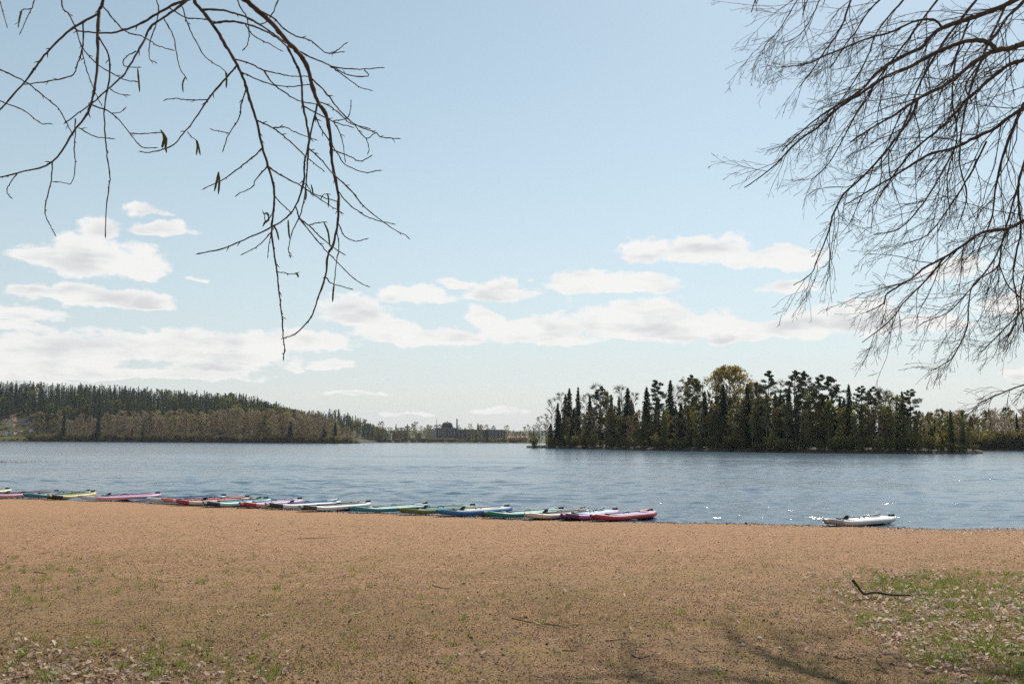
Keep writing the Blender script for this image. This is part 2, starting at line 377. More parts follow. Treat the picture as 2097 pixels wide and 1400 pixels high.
# second hill, behind the point
SKY2 = np.array([(560,858),(620,848),(650,840),(690,837),(715,845),(740,856),(765,868),(790,890),(810,905)], float)
def crest_2(px): return CAM_Z + (hor(px) - (np.interp(px, SKY2[:, 0], SKY2[:, 1]) + 27)) / F * 1080
def land_2(px, d): return np.clip(crest_2(px), -1.5, 60) * np.clip((d - 900) / 180, 0, 1) ** 0.8 + 0.3
polar_land('wooded_hill', list(np.arange(540, 830, 10.0)), lambda px: np.linspace(890, 1300, 12), land_2, M['forestfloor'], 'lower wooded hill behind the point')
# town shore in the middle distance, rising gently
def land_c(px, d): return -1.5 if d < 936 else 0.4 + np.clip((d - 940) / 160, 0, 1) * 5.5
polar_land('town_shore', list(np.arange(690, 1420, 20.0)), lambda px: np.array([925, 938, 945, 960, 990, 1040, 1100, 1300]), land_c, M['turf'], 'low grassy town shore across the lake')
def land_r(px, d): return -1.5 if d < 276 else 0.5 + np.clip((d - 280) / 100, 0, 1) * 3.0
polar_land('right_shore', list(np.arange(1500, 2500, 25.0)), lambda px: np.array([270, 279, 284, 292, 310, 340, 380, 500]), land_r, M['forestfloor'], 'wooded shore behind the island')
polar_land('distant_ridge', list(np.arange(-500, 2700, 40.0)), lambda px: np.array([2600, 2900, 3300, 4200]),
           lambda px, d: [0, 22, 36, 20][[2600, 2900, 3300, 4200].index(int(d))] * (0.75 + 0.6 * float(fbm(np.array(px / 260.0), np.array(0.3), 5))), M['farhill'], 'distant wooded ridge beyond the town')
# island
ISL = [(1084, 306), (1200, 278), (1300, 250), (1400, 231), (1500, 217), (1620, 204), (1750, 196), (1880, 195), (2004, 199)]
def isl_front(px): return np.interp(px, [a for a, _ in ISL], [b for _, b in ISL])
def isl_depth(px): return 6 + 46 * np.clip(np.minimum((px - 1084) / 160, (2010 - px) / 150), 0, 1) ** 0.6
def land_i(px, d):
    s = np.minimum(d - isl_front(px), isl_front(px) + isl_depth(px) - d)
    return np.where(s < -0.5, -0.8, np.clip(0.05 + 0.35 * np.clip(s + 0.3, 0, 1.5) + 0.03 * np.clip(s, 0, 20), -1, 2))
polar_land('island', list(np.linspace(1078, 2012, 70)), lambda px: np.concatenate([[isl_front(px) - 3, isl_front(px) - 0.6, isl_front(px) + 0.2, isl_front(px) + 1.2], np.linspace(isl_front(px) + 4, isl_front(px) + isl_depth(px) - 1, 8), [isl_front(px) + isl_depth(px) + 2]]),
           lambda px, d: float(land_i(px, d)), M['forestfloor'], 'low wooded island with a dark bank')

# pale spring air over the lake and the far shores
m, t = newmat('haze'); m.node_tree.nodes.clear()
vol = t.n('ShaderNodeVolumePrincipled', named={'Color': (0.80, 0.87, 0.95, 1), 'Density': 0.00006, 'Anisotropy': 0.25})
t.t.links.new(vol.outputs[0], t.n('ShaderNodeOutputMaterial').inputs['Volume'])
mb = MB(); box(mb, (-7000, -80, -5), (7000, 4600, 95)); tag(mb.build('haze', m), 'thin pale haze over the lake', kind='stuff')

# ------------------------------------------------------------------ tree kinds (each a trunk mesh and a crown mesh)
def g_spruce(seed, h=20.0, R=2.3, step=0.42, low=0.05, full=1.0, qs=1.0, sub=(.28, .5, .72, .92)):
    g = np.random.default_rng(seed); tr, cr = MB(), MB()
    tube(tr, [(0, 0, -0.6), (0, 0, h * .4), (0, 0, h * .96)], [h * .011, h * .008, 0.03], 6)
    z = low * h
    while z < h * .985:
        tt = z / h; L0 = R * (1 - tt) ** 0.82 + 0.12; nb = max(4, int((4 + 5 * (1 - tt)) * full))
        a = g.uniform(0, 6.28) + np.arange(nb) * 6.28 / nb + g.normal(0, .25, nb); L = L0 * g.uniform(.5, 1.25, nb) * g.uniform(.78, 1.12)
        D = np.stack([np.cos(a), np.sin(a), 0 * a], 1)
        for s in sub:
            n = nb; C = D * (L * s)[:, None]; C[:, 2] = z + L * (0.10 * s - 0.42 * s * s * (1.15 - tt)) + g.normal(0, .06, n)
            sz = (0.20 + 0.22 * (L / R)) * qs * g.uniform(.8, 1.25, n)
            U = D.copy(); U[:, 2] = -0.35 + g.normal(0, .15, n); U *= sz[:, None]
            S = np.stack([-D[:, 1], D[:, 0], g.normal(0, .8, n)], 1); S /= np.linalg.norm(S, axis=1, keepdims=True)
            diamonds(cr, C, U * 1.25, S * (sz * .72)[:, None], 1, np.clip(g.normal(.5, .22, n), 0, 1))
        z += step * (0.75 + 0.5 * g.random()) * (0.6 + 0.6 * (1 - tt))
    C = np.zeros((3, 3)); C[:, 2] = [h * .975, h * .99, h * 1.0]
    diamonds(cr, C, np.array([[0, 0, .35]] * 3), np.array([[.1, 0, 0], [0, .1, 0], [.07, .05, 0]]), 1, .4)
    return tr, cr
def g_pine(seed, h=20.0, R=2.6, low=0.45, n=34, q=44):
    g = np.random.default_rng(seed); tr, cr = MB(), MB()
    bx, by = g.normal(0, .25, 2)
    zz = np.linspace(-.6, h * .97, 7); P = np.stack([bx * np.sin(zz / h * 3), by * np.sin(zz / h * 2.4), zz], 1)
    tube(tr, P, np.linspace(h * .0125, .05, 7), 6)
    for k in range(n):
        tt = low + (0.99 - low) * ((k + g.random()) / n); z = tt * h
        u = (tt - low) / (1 - low); L = R * (0.35 + 1.0 * math.sin(min(1, .22 + u * .8) * math.pi)) * g.uniform(.45, 1.1)
        a = g.uniform(0, 6.28); D = np.array([math.cos(a), math.sin(a), g.uniform(-.05, .45)])
        base = np.array([np.interp(z, zz, P[:, 0]), np.interp(z, zz, P[:, 1]), z]); tip = base + D * L
        tube(tr, [base, base + D * L * .5 + [0, 0, -.1], tip], [.055, .04, .015], 3, cap=False)
        for e in (1.0, 0.62):
            c = base + D * L * e; rr = g.uniform(.5, .85) * (0.75 + .25 * L / R); nq = int(q * (1 if e == 1 else .6))
            o = unit(nq, g) * (g.random(nq) ** .4)[:, None] * [rr, rr, rr * g.uniform(.5, .85)]
            Dn = unit(nq, g); Dn[:, 2] = abs(Dn[:, 2]) * .6 + .1
            diamonds(cr, c + o, Dn * .22, perp(Dn, g) * .11, 1, np.clip(.45 + o[:, 2] / rr * .4 + g.normal(0, .15, nq), 0, 1))
    return tr, cr
def g_broad(seed, h=16.0, R=3.0, low=0.3, n=30, tw=14, leaves=26, ls=0.13, up=0.9, bw=0.028, tone=.5, wide_top=False):
    """spring broadleaf: thin trunk, fine upswept branches and twigs, opening leaves at their ends"""
    g = np.random.default_rng(seed); tr, cr = MB(), MB()
    zz = np.linspace(-.5, h * .93, 7); P = np.stack([g.normal(0, .12, 7).cumsum() * .6, g.normal(0, .12, 7).cumsum() * .6, zz], 1)
    P -= [P[0, 0], P[0, 1], 0]
    tube(tr, P, np.linspace(h * .0095, .03, 7), 5)
    for k in range(n):
        tt = low + (0.97 - low) * ((k + g.random()) / n); z = tt * h; u = (tt - low) / (1 - low)
        prof = (0.55 + .6 * math.sin((.15 + .8 * u) * math.pi)) if not wide_top else (.5 + .8 * math.sin((.1 + .62 * u) * math.pi))
        L = R * prof * g.uniform(.6, 1.15); a = g.uniform(0, 6.28)
        D = np.array([math.cos(a), math.sin(a), up * g.uniform(.6, 1.3)]); D /= np.linalg.norm(D)
        base = np.array([np.interp(z, zz, P[:, 0]), np.interp(z, zz, P[:, 1]), z])
        tip = base + D * L; tip[2] = min(tip[2], h * (1.0 + .03 * g.random() - .05 - .22 * (math.hypot(tip[0], tip[1]) / (R * 1.25)) ** 2))
        midp = (base + tip) / 2 + [0, 0, .12 * L]
        tube(tr, [base, midp, tip], [.045 * h / 16, .03 * h / 16, .012], 3, cap=False)
        s = g.uniform(.3, 1.0, tw); A = base + (tip - base) * s[:, None]; A[:, 2] += .12 * L * np.sin(s * np.pi)
        d = D + unit(tw, g) * .85; d /= np.linalg.norm(d, axis=1, keepdims=True); l = g.uniform(.5, 1.3, tw) * R / 3
        B = A + d * l[:, None]; B[:, 2] = np.minimum(B[:, 2], h * (1.02 - .2 * (np.hypot(B[:, 0], B[:, 1]) / (R * 1.25)) ** 2))
        blades(tr, A, B, perp(d, g) * bw, 0, np.clip(g.normal(tone, .2, tw), 0, 1))
        if leaves:
            e = g.integers(0, tw, leaves); c = A[e] + (B - A)[e] * g.uniform(.35, 1.1, leaves)[:, None] + g.normal(0, .14, (leaves, 3))
            dd = unit(leaves, g); sz = ls * g.uniform(.7, 1.4, leaves)
            diamonds(cr, c, dd * sz[:, None], perp(dd, g) * (sz * .7)[:, None], 1, np.clip(g.normal(.5, .25, leaves), 0, 1))
    return tr, cr
def g_shrub(seed, h=3.0, R=1.8, n=26, leaves=14, ls=.13):
    g = np.random.default_rng(seed); tr, cr = MB(), MB()
    for k in range(n):
        a = g.uniform(0, 6.28); r = R * g.random() ** .6; b = np.array([math.cos(a) * r * .45, math.sin(a) * r * .45, -.2])
        tip = np.array([math.cos(a) * r, math.sin(a) * r, h * g.uniform(.55, 1.0)])
        tube(tr, [b, (b + tip) / 2 + g.normal(0, .1, 3), tip], [.035, .025, .008], 3, cap=False)
        A = b + (tip - b) * g.uniform(.3, 1, 9)[:, None]; d = (tip - b) / np.linalg.norm(tip - b) + unit(9, g) * .8
        B = A + d * g.uniform(.3, .8, 9)[:, None]; blades(tr, A, B, perp(d, g) * .022)
        e = g.integers(0, 9, leaves); c = B[e] + g.normal(0, .15, (leaves, 3)); dd = unit(leaves, g); sz = ls * g.uniform(.7, 1.4, leaves)
        diamonds(cr, c, dd * sz[:, None], perp(dd, g) * (sz * .7)[:, None], 1, np.clip(g.normal(.5, .25, leaves), 0, 1))
    return tr, cr
KIND = {}
def kind(key, gens, trunk_m, crown_m, h):
    KIND[key] = [(a.mesh(key + '_trunk', [M[trunk_m]]) if a.v else None, _m0(b).mesh(key + '_crown', [M[crown_m]]) if b.v else None, h) for a, b in gens]
def _m0(b):
    b.m = [np.zeros_like(x) for x in b.m]; return b
kind('spruce', [g_spruce(s, 20, r, .36, .04, 1.15, 1.15, (.22, .42, .6, .78, .96)) for s, r in ((1, 2.9), (2, 3.3), (3, 2.6), (4, 3.6))], 'bark', 'spruce', 20)
kind('spruce_wide', [g_spruce(s, 20, 4.6, .36, .03, 1.5, 1.3, (.22, .42, .6, .78, .96)) for s in (11, 12)], 'bark', 'spruce', 20)
kind('pine', [g_pine(s, 20, r, l, 50, 64) for s, r, l in ((21, 2.7, .45), (22, 3.1, .38), (23, 2.5, .5), (24, 2.9, .3))], 'pinebark', 'pine', 20)
kind('spring', [g_broad(s, 16, r, l, 34, 16, 60, .19) for s, r, l in ((31, 2.6, .2), (32, 3.2, .25), (33, 2.2, .15), (34, 2.8, .3))], 'bark', 'spring', 16)
kind('golden', [g_broad(s, 19, 4.6, .40, 70, 18, 95, .18, .8) for s in (41,)], 'bark', 'golden', 19)
kind('olive', [g_broad(s, 16, r, l, 34, 26, 36, .17, bw=.04) for s, r, l in ((51, 2.6, .15), (52, 2.2, .12), (53, 3.0, .2), (54, 2.4, .15))], 'twigbrown', 'olive', 16)
kind('bare', [g_broad(s, 16, r, l, 40, 38, 8, .14, 1.0, bw=.045) for s, r, l in ((61, 2.8, .14), (62, 2.3, .16), (63, 3.2, .2), (64, 2.6, .12))], 'twigbrown', 'olive', 16)
kind('baredark', [g_broad(s, 16, r, l, 34, 30, 8, .14, .8, bw=.032) for s, r, l in ((71, 2.8, .15), (72, 2.3, .25), (73, 3.2, .2))], 'twigdark', 'olive', 16)
kind('birch', [g_broad(s, 16, r, l, 30, 16, 56, .18) for s, r, l in ((81, 2.3, .3), (82, 2.7, .35), (83, 2.0, .3))], 'birchbark', 'spring', 16)
kind('farspring', [g_broad(s, 16, 3.2, .12, 30, 10, 28, .34, bw=.06) for s in (131, 132, 133)], 'twigbrown', 'spring', 16)
kind('farolive', [g_broad(s, 16, 3.0, .1, 32, 22, 16, .28, bw=.06) for s in (141, 142, 143)], 'twigbrown', 'olive', 16)
kind('farbare', [g_broad(s, 16, 2.9, .12, 36, 28, 6, .24, 1.0, bw=.06) for s in (151, 152, 153, 154)], 'twigbrown', 'olive', 16)
kind('shrub', [g_shrub(s, n=34, leaves=22, ls=.18) for s in (91, 92, 93)], 'twigbrown', 'olive', 3.0)
kind('shrubdark', [g_shrub(s, n=40, leaves=12, ls=.16) for s in (94, 95)], 'twigdark', 'olive', 3.0)

def tree(key, name, x, y, z, h, label, cat, group, wide=1.0, lean=0.0, var=None):
    tm, cm, h0 = KIND[key][(var if var is not None else rnd.randrange(99)) % len(KIND[key])]
    s = h / h0
    r = empty(name, (x, y, z), rnd.uniform(0, 6.28), (s * wide, s * wide, s))
    if lean: r.rotation_euler = (0, lean, 0)
    if tm: link('trunk', tm, r)
    if cm: link('crown', cm, r)
    return tag(r, label, cat, group)

# ------------------------------------------------------------------ island trees, traced along its skyline
TREES = [ # column, row of the top, kind, metres behind the bank, width factor
 (1142,824,'spruce',8,.95),(1166,794,'spruce',10,1.0),(1184,791,'spruce',12,.85),(1158,806,'spruce',16,.8),(1208,808,'spruce',7,.9),(1228,791,'pine',10,1.0),(1252,806,'spruce',6,.8),(1268,812,'spruce',12,.8),
 (1286,793,'spruce',9,1.15),(1325,791,'spruce',8,1.0),(1347,777,'pine',10,.9),(1374,777,'spruce',11,.9),(1395,826,'spruce_wide',5,.9),(1423,768,'pine',12,.9),(1444,800,'spruce',8,.85),
 (1483,786,'spruce',7,1.05),(1532,784,'spruce',7,.9),(1578,760,'pine',9,1.0),(1600,800,'spruce',14,.8),(1632,757,'pine',10,1.15),(1652,760,'pine',14,.8),(1680,768,'pine',8,1.05),(1704,769,'pine',10,1.1),(1741,786,'spruce',8,.85),
 (1768,790,'pine',7,.9),(1786,792,'pine',10,.9),(1801,800,'pine',14,.9),(1850,800,'spruce',8,.85),(1869,797,'pine',6,1.1),(1838,830,'spruce',5,.8),(1618,790,'spruce',6,.8),(1560,810,'spruce',5,.9),
 (1948,838,'spruce',4,.8),(1972,842,'spruce',5,.8),(1930,895,'spruce_wide',3,.9)]
def isl_spot(px, back):
    d = isl_front(px) + min(back, isl_depth(px) * .85); return lat(px, d), d, float(land_i(px, d))
def height(px, py, d, z): return at(px, py, d)[2] - z
LBL = {'spruce': ('spruce_tree', 'dark pointed spruce on the wooded island', 'spruce', 'spruces on the island'),
       'spruce_wide': ('spruce_tree', 'broad low dark spruce on the island bank', 'spruce', 'broad spruces on the island'),
       'pine': ('pine_tree', 'tall open crowned pine on the wooded island', 'pine', 'pines on the island')}
ORD = ['first', 'second', 'third', 'fourth', 'fifth', 'sixth', 'seventh', 'eighth', 'ninth', 'tenth', 'eleventh', 'twelfth', 'thirteenth', 'fourteenth', 'fifteenth', 'sixteenth', 'seventeenth', 'eighteenth', 'nineteenth', 'twentieth']
def counted(px, all_px, what):                  # which one it is, counted along the island from its golden birch
    side = [q for q in sorted(all_px, key=lambda q: abs(q - 1496)) if (q < 1496) == (px < 1496)]
    return ORD[side.index(px)] + ' ' + what + ' from the golden birch towards the ' + ('far town' if px < 1496 else 'shore behind')
for k, (px, py, key, back, wd) in enumerate(TREES):
    x, y, z = isl_spot(px, back); nm, lb, ct, gr = LBL[key]
    lb = counted(px, [q[0] for q in TREES if q[2] == key], {'spruce': 'dark pointed island spruce', 'spruce_wide': 'broad low island spruce', 'pine': 'tall open crowned island pine'}[key])
    tree(key, nm, x, y, z, height(px, py, y, z) * (1.0 if key != 'pine' else .985), lb, ct, gr, wd, var=k)
x, y, z = isl_spot(1496, 16)
tree('golden', 'birch_tree', x, y, z, height(1496, 750, y, z), 'broad golden leaved birch rising above the other island trees', 'birch', None)
x, y, z = isl_spot(1545, 12)
tree('golden', 'birch_tree', x, y, z, height(1545, 782, y, z), 'smaller golden leaved birch beside a spruce on the island', 'birch', None, .55)
SPRING = [(1420,775,12,.9),(1448,800,9,.8),(1240,800,12,.8),(1255,830,6,.8),(1655,862,2,.7),(1420,885,1,.5),(1700,820,4,.9),(1720,840,3,1.),(1760,825,4,1.),(1660,800,9,.9),(1545,840,3,.8),(1590,845,4,.9),(1830,806,6,.9),(1825,830,3,.8),(1850,850,3,.9),(1880,840,4,.9),(1905,842,4,.9),(1925,836,6,1.),(1940,858,3,.8),(1960,850,4,.9),(1985,872,2,.8),(1990,890,1,.7),(1360,850,2,.8),(1320,855,3,.8),(1270,850,3,.8)]
for px, py, b, wd in SPRING:
    x, y, z = isl_spot(px, b)
    tree('spring', 'spring_tree', x, y, z, height(px, py, y, z), counted(px, [q[0] for q in SPRING], 'yellow green leafing island tree'), 'tree', 'leafing trees on the island', wd)
BARE = [(1095,868,3,1.),(1105,850,5,1.),(1118,845,6,1.),(1130,812,10,.9),(1148,800,12,.9),(1200,802,12,.8),(1222,782,14,.9),(1275,785,14,.9),(1300,800,10,.9),(1385,785,14,.8),(1405,772,14,.9),(1600,775,12,.9),(1556,780,12,.8),(1822,796,8,1.),(1812,790,9,.9),(1440,772,14,.9),(1505,800,3,.9),(1462,840,2,.9),(1515,830,2,1.),(1480,850,2,1.),(1340,830,3,.9),(1300,860,2,1.),(1260,870,2,1.),(1220,860,2,1.),(1180,850,2,1.),(1640,830,3,.9),(1690,845,2,1.),(1750,850,2,.9),(1790,840,3,1.),(1810,845,2,.9),(1945,850,3,.8),(1975,860,2,.9)]
for px, py, b, wd in BARE:
    x, y, z = isl_spot(px, b)
    tree('baredark', 'bare_tree', x, y, z, height(px, py, y, z), counted(px, [q[0] for q in BARE], 'dark leafless island tree'), 'tree', 'leafless trees on the island', wd)
for px, py, b in [(1422,862,1.5),(1452,872,1.5),(1505,855,1.5),(1570,840,2),(1541,880,1.2),(1366,870,1.5),(1860,890,1.2)]:
    x, y, z = isl_spot(px, b)
    tree('birch', 'birch_tree', x, y, z, height(px, py - 30, y, z), 'pale trunked young birch at the dark island bank', 'birch', 'birches at the island bank', .8)
OLI = [(1120,868,2,.8),(1160,850,3,.9),(1195,845,3,.9),(1215,838,4,1.),(1248,842,3,1.),(1290,850,2,1.),(1312,838,4,.9),(1338,846,3,1.),(1362,835,4,1.),(1384,850,2,.9),(1405,830,4,1.),(1436,838,3,1.),(1470,826,4,1.),(1500,838,2,1.),(1522,812,5,1.),(1552,826,4,.9),(1584,834,3,1.),(1610,822,4,1.),(1648,838,3,1.),(1672,828,4,1.),(1698,850,2,1.),(1726,832,4,1.),(1752,846,2,1.),(1778,834,3,1.),(1806,828,4,1.),(1832,846,2,1.),(1862,852,2,1.),(1892,856,2,.9)]
for px, py, b, wd in OLI:
    x, y, z = isl_spot(px, b)
    tree('olive', 'budding_tree', x, y, z, height(px, py, y, z), counted(px, [q[0] for q in OLI], 'olive brown budding island tree'), 'tree', 'budding trees on the island', wd)
# the darker wood inside the island
for k in range(64):
    px = 1125 + (1910 - 1125) * (k + rnd.random()) / 64; b = rnd.uniform(10, 34); x, y, z = isl_spot(px, b)
    top = np.interp(px, [1130, 1200, 1350, 1500, 1650, 1760, 1900], [850, 830, 820, 815, 805, 825, 850]) + rnd.uniform(-8, 30)
    tree('spruce' if rnd.random() < .7 else 'spruce_wide', 'spruce_tree', x, y, z, height(px, top, y, z), 'dark spruce half hidden in the middle of the island wood', 'spruce', 'spruces inside the island wood', 1.15)
for k in range(54):
    px = 1092 + (2000 - 1092) * (k + rnd.random()) / 54; x, y, z = isl_spot(px, rnd.uniform(.3, 2.0))
    tree('shrubdark', 'bank_shrub', x, y, z - .1, rnd.uniform(1.0, 3.2), 'twiggy dark shrub along the island bank', 'shrub', 'shrubs along the island bank', rnd.uniform(.8, 1.2))
# leaning dark stems at the island's two ends
for px, top, ln in [(1092,866,-.22),(1097,875,-.12),(1102,868,.05),(1108,880,.1),(1964,850,.12),(1978,856,.16),(1990,875,.2),(1950,870,-.1)]:
    x, y, z = isl_spot(px, 1.0)
    tree('baredark', 'bare_tree', x, y, z, height(px, top, y, z), 'slender leaning leafless tree at the tip of the island', 'tree', 'leaning trees at the island tips', .6, ln)

# ------------------------------------------------------------------ shore behind the island on the right
for k in range(64):
    px = 1870 + 260 * (k + rnd.random()) / 64; d = rnd.uniform(282, 330); z = float(land_r(px, d))
    top = np.interp(px, [1870, 1950, 2000, 2040, 2097, 2130], [848, 838, 842, 836, 830, 830]) + rnd.uniform(-2, 26)
    key = rnd.choice(['olive', 'bare', 'olive', 'spring', 'birch'])
    tree(key, 'shore_tree', lat(px, d), d, z, height(px, top, d, z), {'olive': 'budding olive brown tree on the shore behind the island', 'bare': 'leafless brown tree on the shore behind the island', 'spring': 'yellow green tree on the shore behind the island', 'birch': 'leafing white barked tree on the shore behind the island'}[key], 'tree', {'olive': 'budding trees behind the island', 'bare': 'bare trees behind the island', 'spring': 'green trees behind the island', 'birch': 'white barked trees behind the island'}[key], .9)
for px, top in [(2084, 845), (2098, 838), (2030, 862), (1990, 850), (1915, 856)]:
    d = 290; z = float(land_r(px, d)); tree('spruce', 'spruce_tree', lat(px, d), d, z, height(px, top, d, z), 'dark spruce among bare trees on the shore behind the island', 'spruce', 'spruces behind the island', .9)
for k in range(40):
    px = 1880 + 240 * (k + rnd.random()) / 40; d = rnd.uniform(279, 284); z = float(land_r(px, d))
    tree('shrubdark' if k % 2 else 'shrub', 'shore_shrub', lat(px, d), d, z, rnd.uniform(2.5, 4.5), 'low twiggy shrub on the shore behind the island', 'shrub', 'shrubs on the shore behind the island', 1.1)

# ------------------------------------------------------------------ left shore: the row of bare alders
TOPL = np.array([(-60,850),(0,862),(20,860),(60,850),(90,832),(115,835),(140,848),(200,850),(240,842),(300,842),(400,838),(480,836),(560,838),(640,842),(670,848),(700,864),(722,880),(736,898)], float)
def top_l(px): return np.interp(px, TOPL[:, 0], TOPL[:, 1])
GL = {'bare': ('leafless brown alder in the row along the hill shore', 'bare alders along the hill shore'), 'olive': ('budding olive brown tree in the row along the hill shore', 'budding trees along the hill shore'), 'spring': ('yellow green tree coming into leaf on the hill shore', 'leafing trees on the hill shore')}
for k in range(170):
    px = 62 + (730 - 62) * (k + rnd.random()) / 170; d = float(shore_l(px)) + rnd.choice([3, 8, 14, 22, 32]) * rnd.uniform(.7, 1.2)
    if px < 130 and rnd.random() < .45: continue
    z = float(land_l(px, d)); key = rnd.choices(['bare', 'olive', 'spring'], [.60, .32, .08])[0]
    tree('far' + key, 'shore_tree', lat(px, d), d, z, max(5, height(px, top_l(px) + rnd.uniform(-3, 16), d, z)), GL[key][0], 'tree', GL[key][1], rnd.uniform(.75, 1.1))
for px, top in [(6,868),(24,848),(34,856),(58,862),(40,870),(68,858)]:
    d = float(shore_l(px)) + 5; z = float(land_l(px, d)); tree('farbare', 'shore_tree', lat(px, d), d, z, height(px, top, d, z), 'solitary bare tree at the grassy hill shore below the houses', 'tree', 'solitary bare trees below the houses', .8)
for px, top in [(130,842),(172,872),(292,862),(270,875),(594,862),(664,866),(686,864),(200,850)]:
    d = float(shore_l(px)) + 4; z = float(land_l(px, d)); tree('spruce', 'spruce_tree', lat(px, d), d, z, height(px, top, d, z), 'lone dark spruce standing among the bare trees of the hill shore', 'spruce', 'spruces on the hill shore', 1.15)
for k in range(110):
    px = -20 + 752 * (k + rnd.random()) / 110; d = float(shore_l(px)) + rnd.uniform(.5, 5); z = float(land_l(px, d))
    tree('shrubdark' if rnd.random() < .6 else 'shrub', 'shore_shrub', lat(px, d), d, z, rnd.uniform(1.6, 4.0) if px > 60 else rnd.uniform(.8, 1.6), 'low twiggy shrub along the hill shore', 'shrub', 'shrubs along the hill shore', 1.5)

# hill forest: the front and skyline trees singly, the mass behind as one wood
HC = {}
hill_gens = {'spruce': [g_spruce(s, 17, 2.3, .95, .12, .8, 1.9, (.4, .85)) for s in (101, 102, 103)], 'pine': [g_pine(s, 17, 2.6, .35, 13, 14) for s in (111, 112)],
             'leafing': [g_broad(s, 15, 3.0, .3, 16, 5, 34, .34) for s in (121, 122)]}
for b in hill_gens['pine']:
    for L in b[1].v: pass
hm = {'spruce': ('bark', 'hillconifer'), 'pine': ('pinebark', 'hillconifer'), 'leafing': ('bark', 'spring')}
def merged(a, b):
    o = MB(); o.join(a); o.join(b); return o
hill_mb = {k: [merged(a, b) for a, b in v] for k, v in hill_gens.items()}
HILL = {k: [o.mesh('hill_' + k, [M[hm[k][0]], M[hm[k][1]]]) for o in v] for k, v in hill_mb.items()}
HN = {'spruce': ('spruce_tree', 'dark spruce in the forest on the hillside across the lake', 'spruce', 'spruces on the far hill'), 'pine': ('pine_tree', 'dark pine in the forest on the hillside across the lake', 'pine', 'pines on the far hill'),
      'leafing': ('leafing_tree', 'yellow green leafing tree among the hillside conifers', 'tree', 'leafing trees on the far hill')}
spots = []
for k in range(1500):
    px = rnd.uniform(-70, 650); d = rnd.uniform(shore_l(px) + 40, 900)
    if px < 75 and d < 826: continue
    spots.append((px, d, float(land_l(px, d)), 17 * rnd.uniform(.75, 1.1)))
for k in range(230):                            # the skyline itself
    px = -30 + 690 * (k + rnd.random()) / 230; d = 875; z = float(land_l(px, d))
    spots.append((px, d, z, max(9, height(px, float(np.interp(px, SKYL[:, 0], SKYL[:, 1])) + rnd.uniform(-2, 8), d, z))))
for k in range(330):
    px = rnd.uniform(610, 790); d = rnd.uniform(930, 1090); spots.append((px, d, float(land_2(px, d)), 14 * rnd.uniform(.7, 1.1)))
spots.sort(key=lambda s: s[1] - (400 if s[1] == 875 else 0))
rest = MB(); cnt = {}
mats_rest = [M['bark'], M['hillconifer'], M['pinebark'], M['hillconifer'], M['bark'], M['spring']]
for (px, d, z, h) in spots:
    low = (z / max(crest_l(px), 1)) if d < 905 else .5
    key = rnd.choices(['spruce', 'pine', 'leafing'], [.6, .4 - .2 * (1 - low), .02 + .05 * (1 - low) + (.06 if px > 430 else 0)])[0]
    v = rnd.randrange(len(HILL[key])); s = h / (15.0 if key == 'leafing' else 17.0); wd = rnd.uniform(.85, 1.2)
    cnt[key] = cnt.get(key, 0) + 1
    if cnt[key] <= 230 if key != 'leafing' else cnt[key] <= 90:
        o = link(HN[key][0], HILL[key][v]); o.location = (lat(px, d), d, z); o.scale = (s * wd, s * wd, s); o.rotation_euler = (0, 0, rnd.uniform(0, 6.28)); tag(o, *HN[key][1:])
    else:
        a = rnd.uniform(0, 6.28); Mx = np.eye(4); c_, s_ = math.cos(a), math.sin(a)
        Mx[:3, :3] = np.array([[c_, -s_, 0], [s_, c_, 0], [0, 0, 1]]) * np.array([s * wd, s * wd, s])[None]; Mx[:3, 3] = (lat(px, d), d, z)
        rest.join(hill_mb[key][v], Mx, {'spruce': 0, 'pine': 2, 'leafing': 4}[key], rnd.uniform(-.25, .25))
tag(rest.build('hill_forest', mats_rest), 'dense dark conifer forest covering the hill across the lake', 'forest', kind='stuff')

# ------------------------------------------------------------------ town shore: trees and buildings
for k in range(86):
    px = 742 + (1100 - 742) * (k + rnd.random()) / 86; back = k % 2 == 0
    d = rnd.uniform(1010, 1080) if back else rnd.uniform(943, 953)
    if not back and 872 < px < 1040 and rnd.random() < .72: continue
    z = float(land_c(px, d)); top = np.interp(px, [742, 800, 850, 900, 950, 1000, 1060, 1100], [866, 868, 868, 873, 873, 870, 876, 878]) + rnd.uniform(-6, 8) + (0 if back else rnd.uniform(4, 14))
    key = rnd.choices(['spring', 'olive', 'bare', 'spruce', 'pine'], [.36, .26, .1, .2, .1] if back else [.5, .35, .15, 0.03, 0])[0]
    nm = {'spruce': 'spruce_tree', 'pine': 'pine_tree'}.get(key, 'town_tree')
    tree({'spring': 'farspring', 'olive': 'farolive', 'bare': 'farbare'}.get(key, key), nm, lat(px, d), d, z, max(5, height(px, top, d, z)), {'spring': 'yellow green tree on the far town shore', 'olive': 'budding brown tree on the far town shore', 'bare': 'bare tree on the far town shore', 'spruce': 'dark spruce rising behind the far town buildings', 'pine': 'pine rising behind the far town buildings'}[key],
         {'spruce': 'spruce', 'pine': 'pine'}.get(key, 'tree'), key + ' trees on the far town shore', 1.15)
for k in range(48):
    px = 738 + 365 * (k + rnd.random()) / 48; d = rnd.uniform(940, 946); z = float(land_c(px, d))
    tree('shrub' if k % 2 else 'shrubdark', 'shore_shrub', lat(px, d), d, z, rnd.uniform(1.5, 4), 'low bush at the water edge of the far town', 'shrub', 'bushes on the far town shore', 1.6)

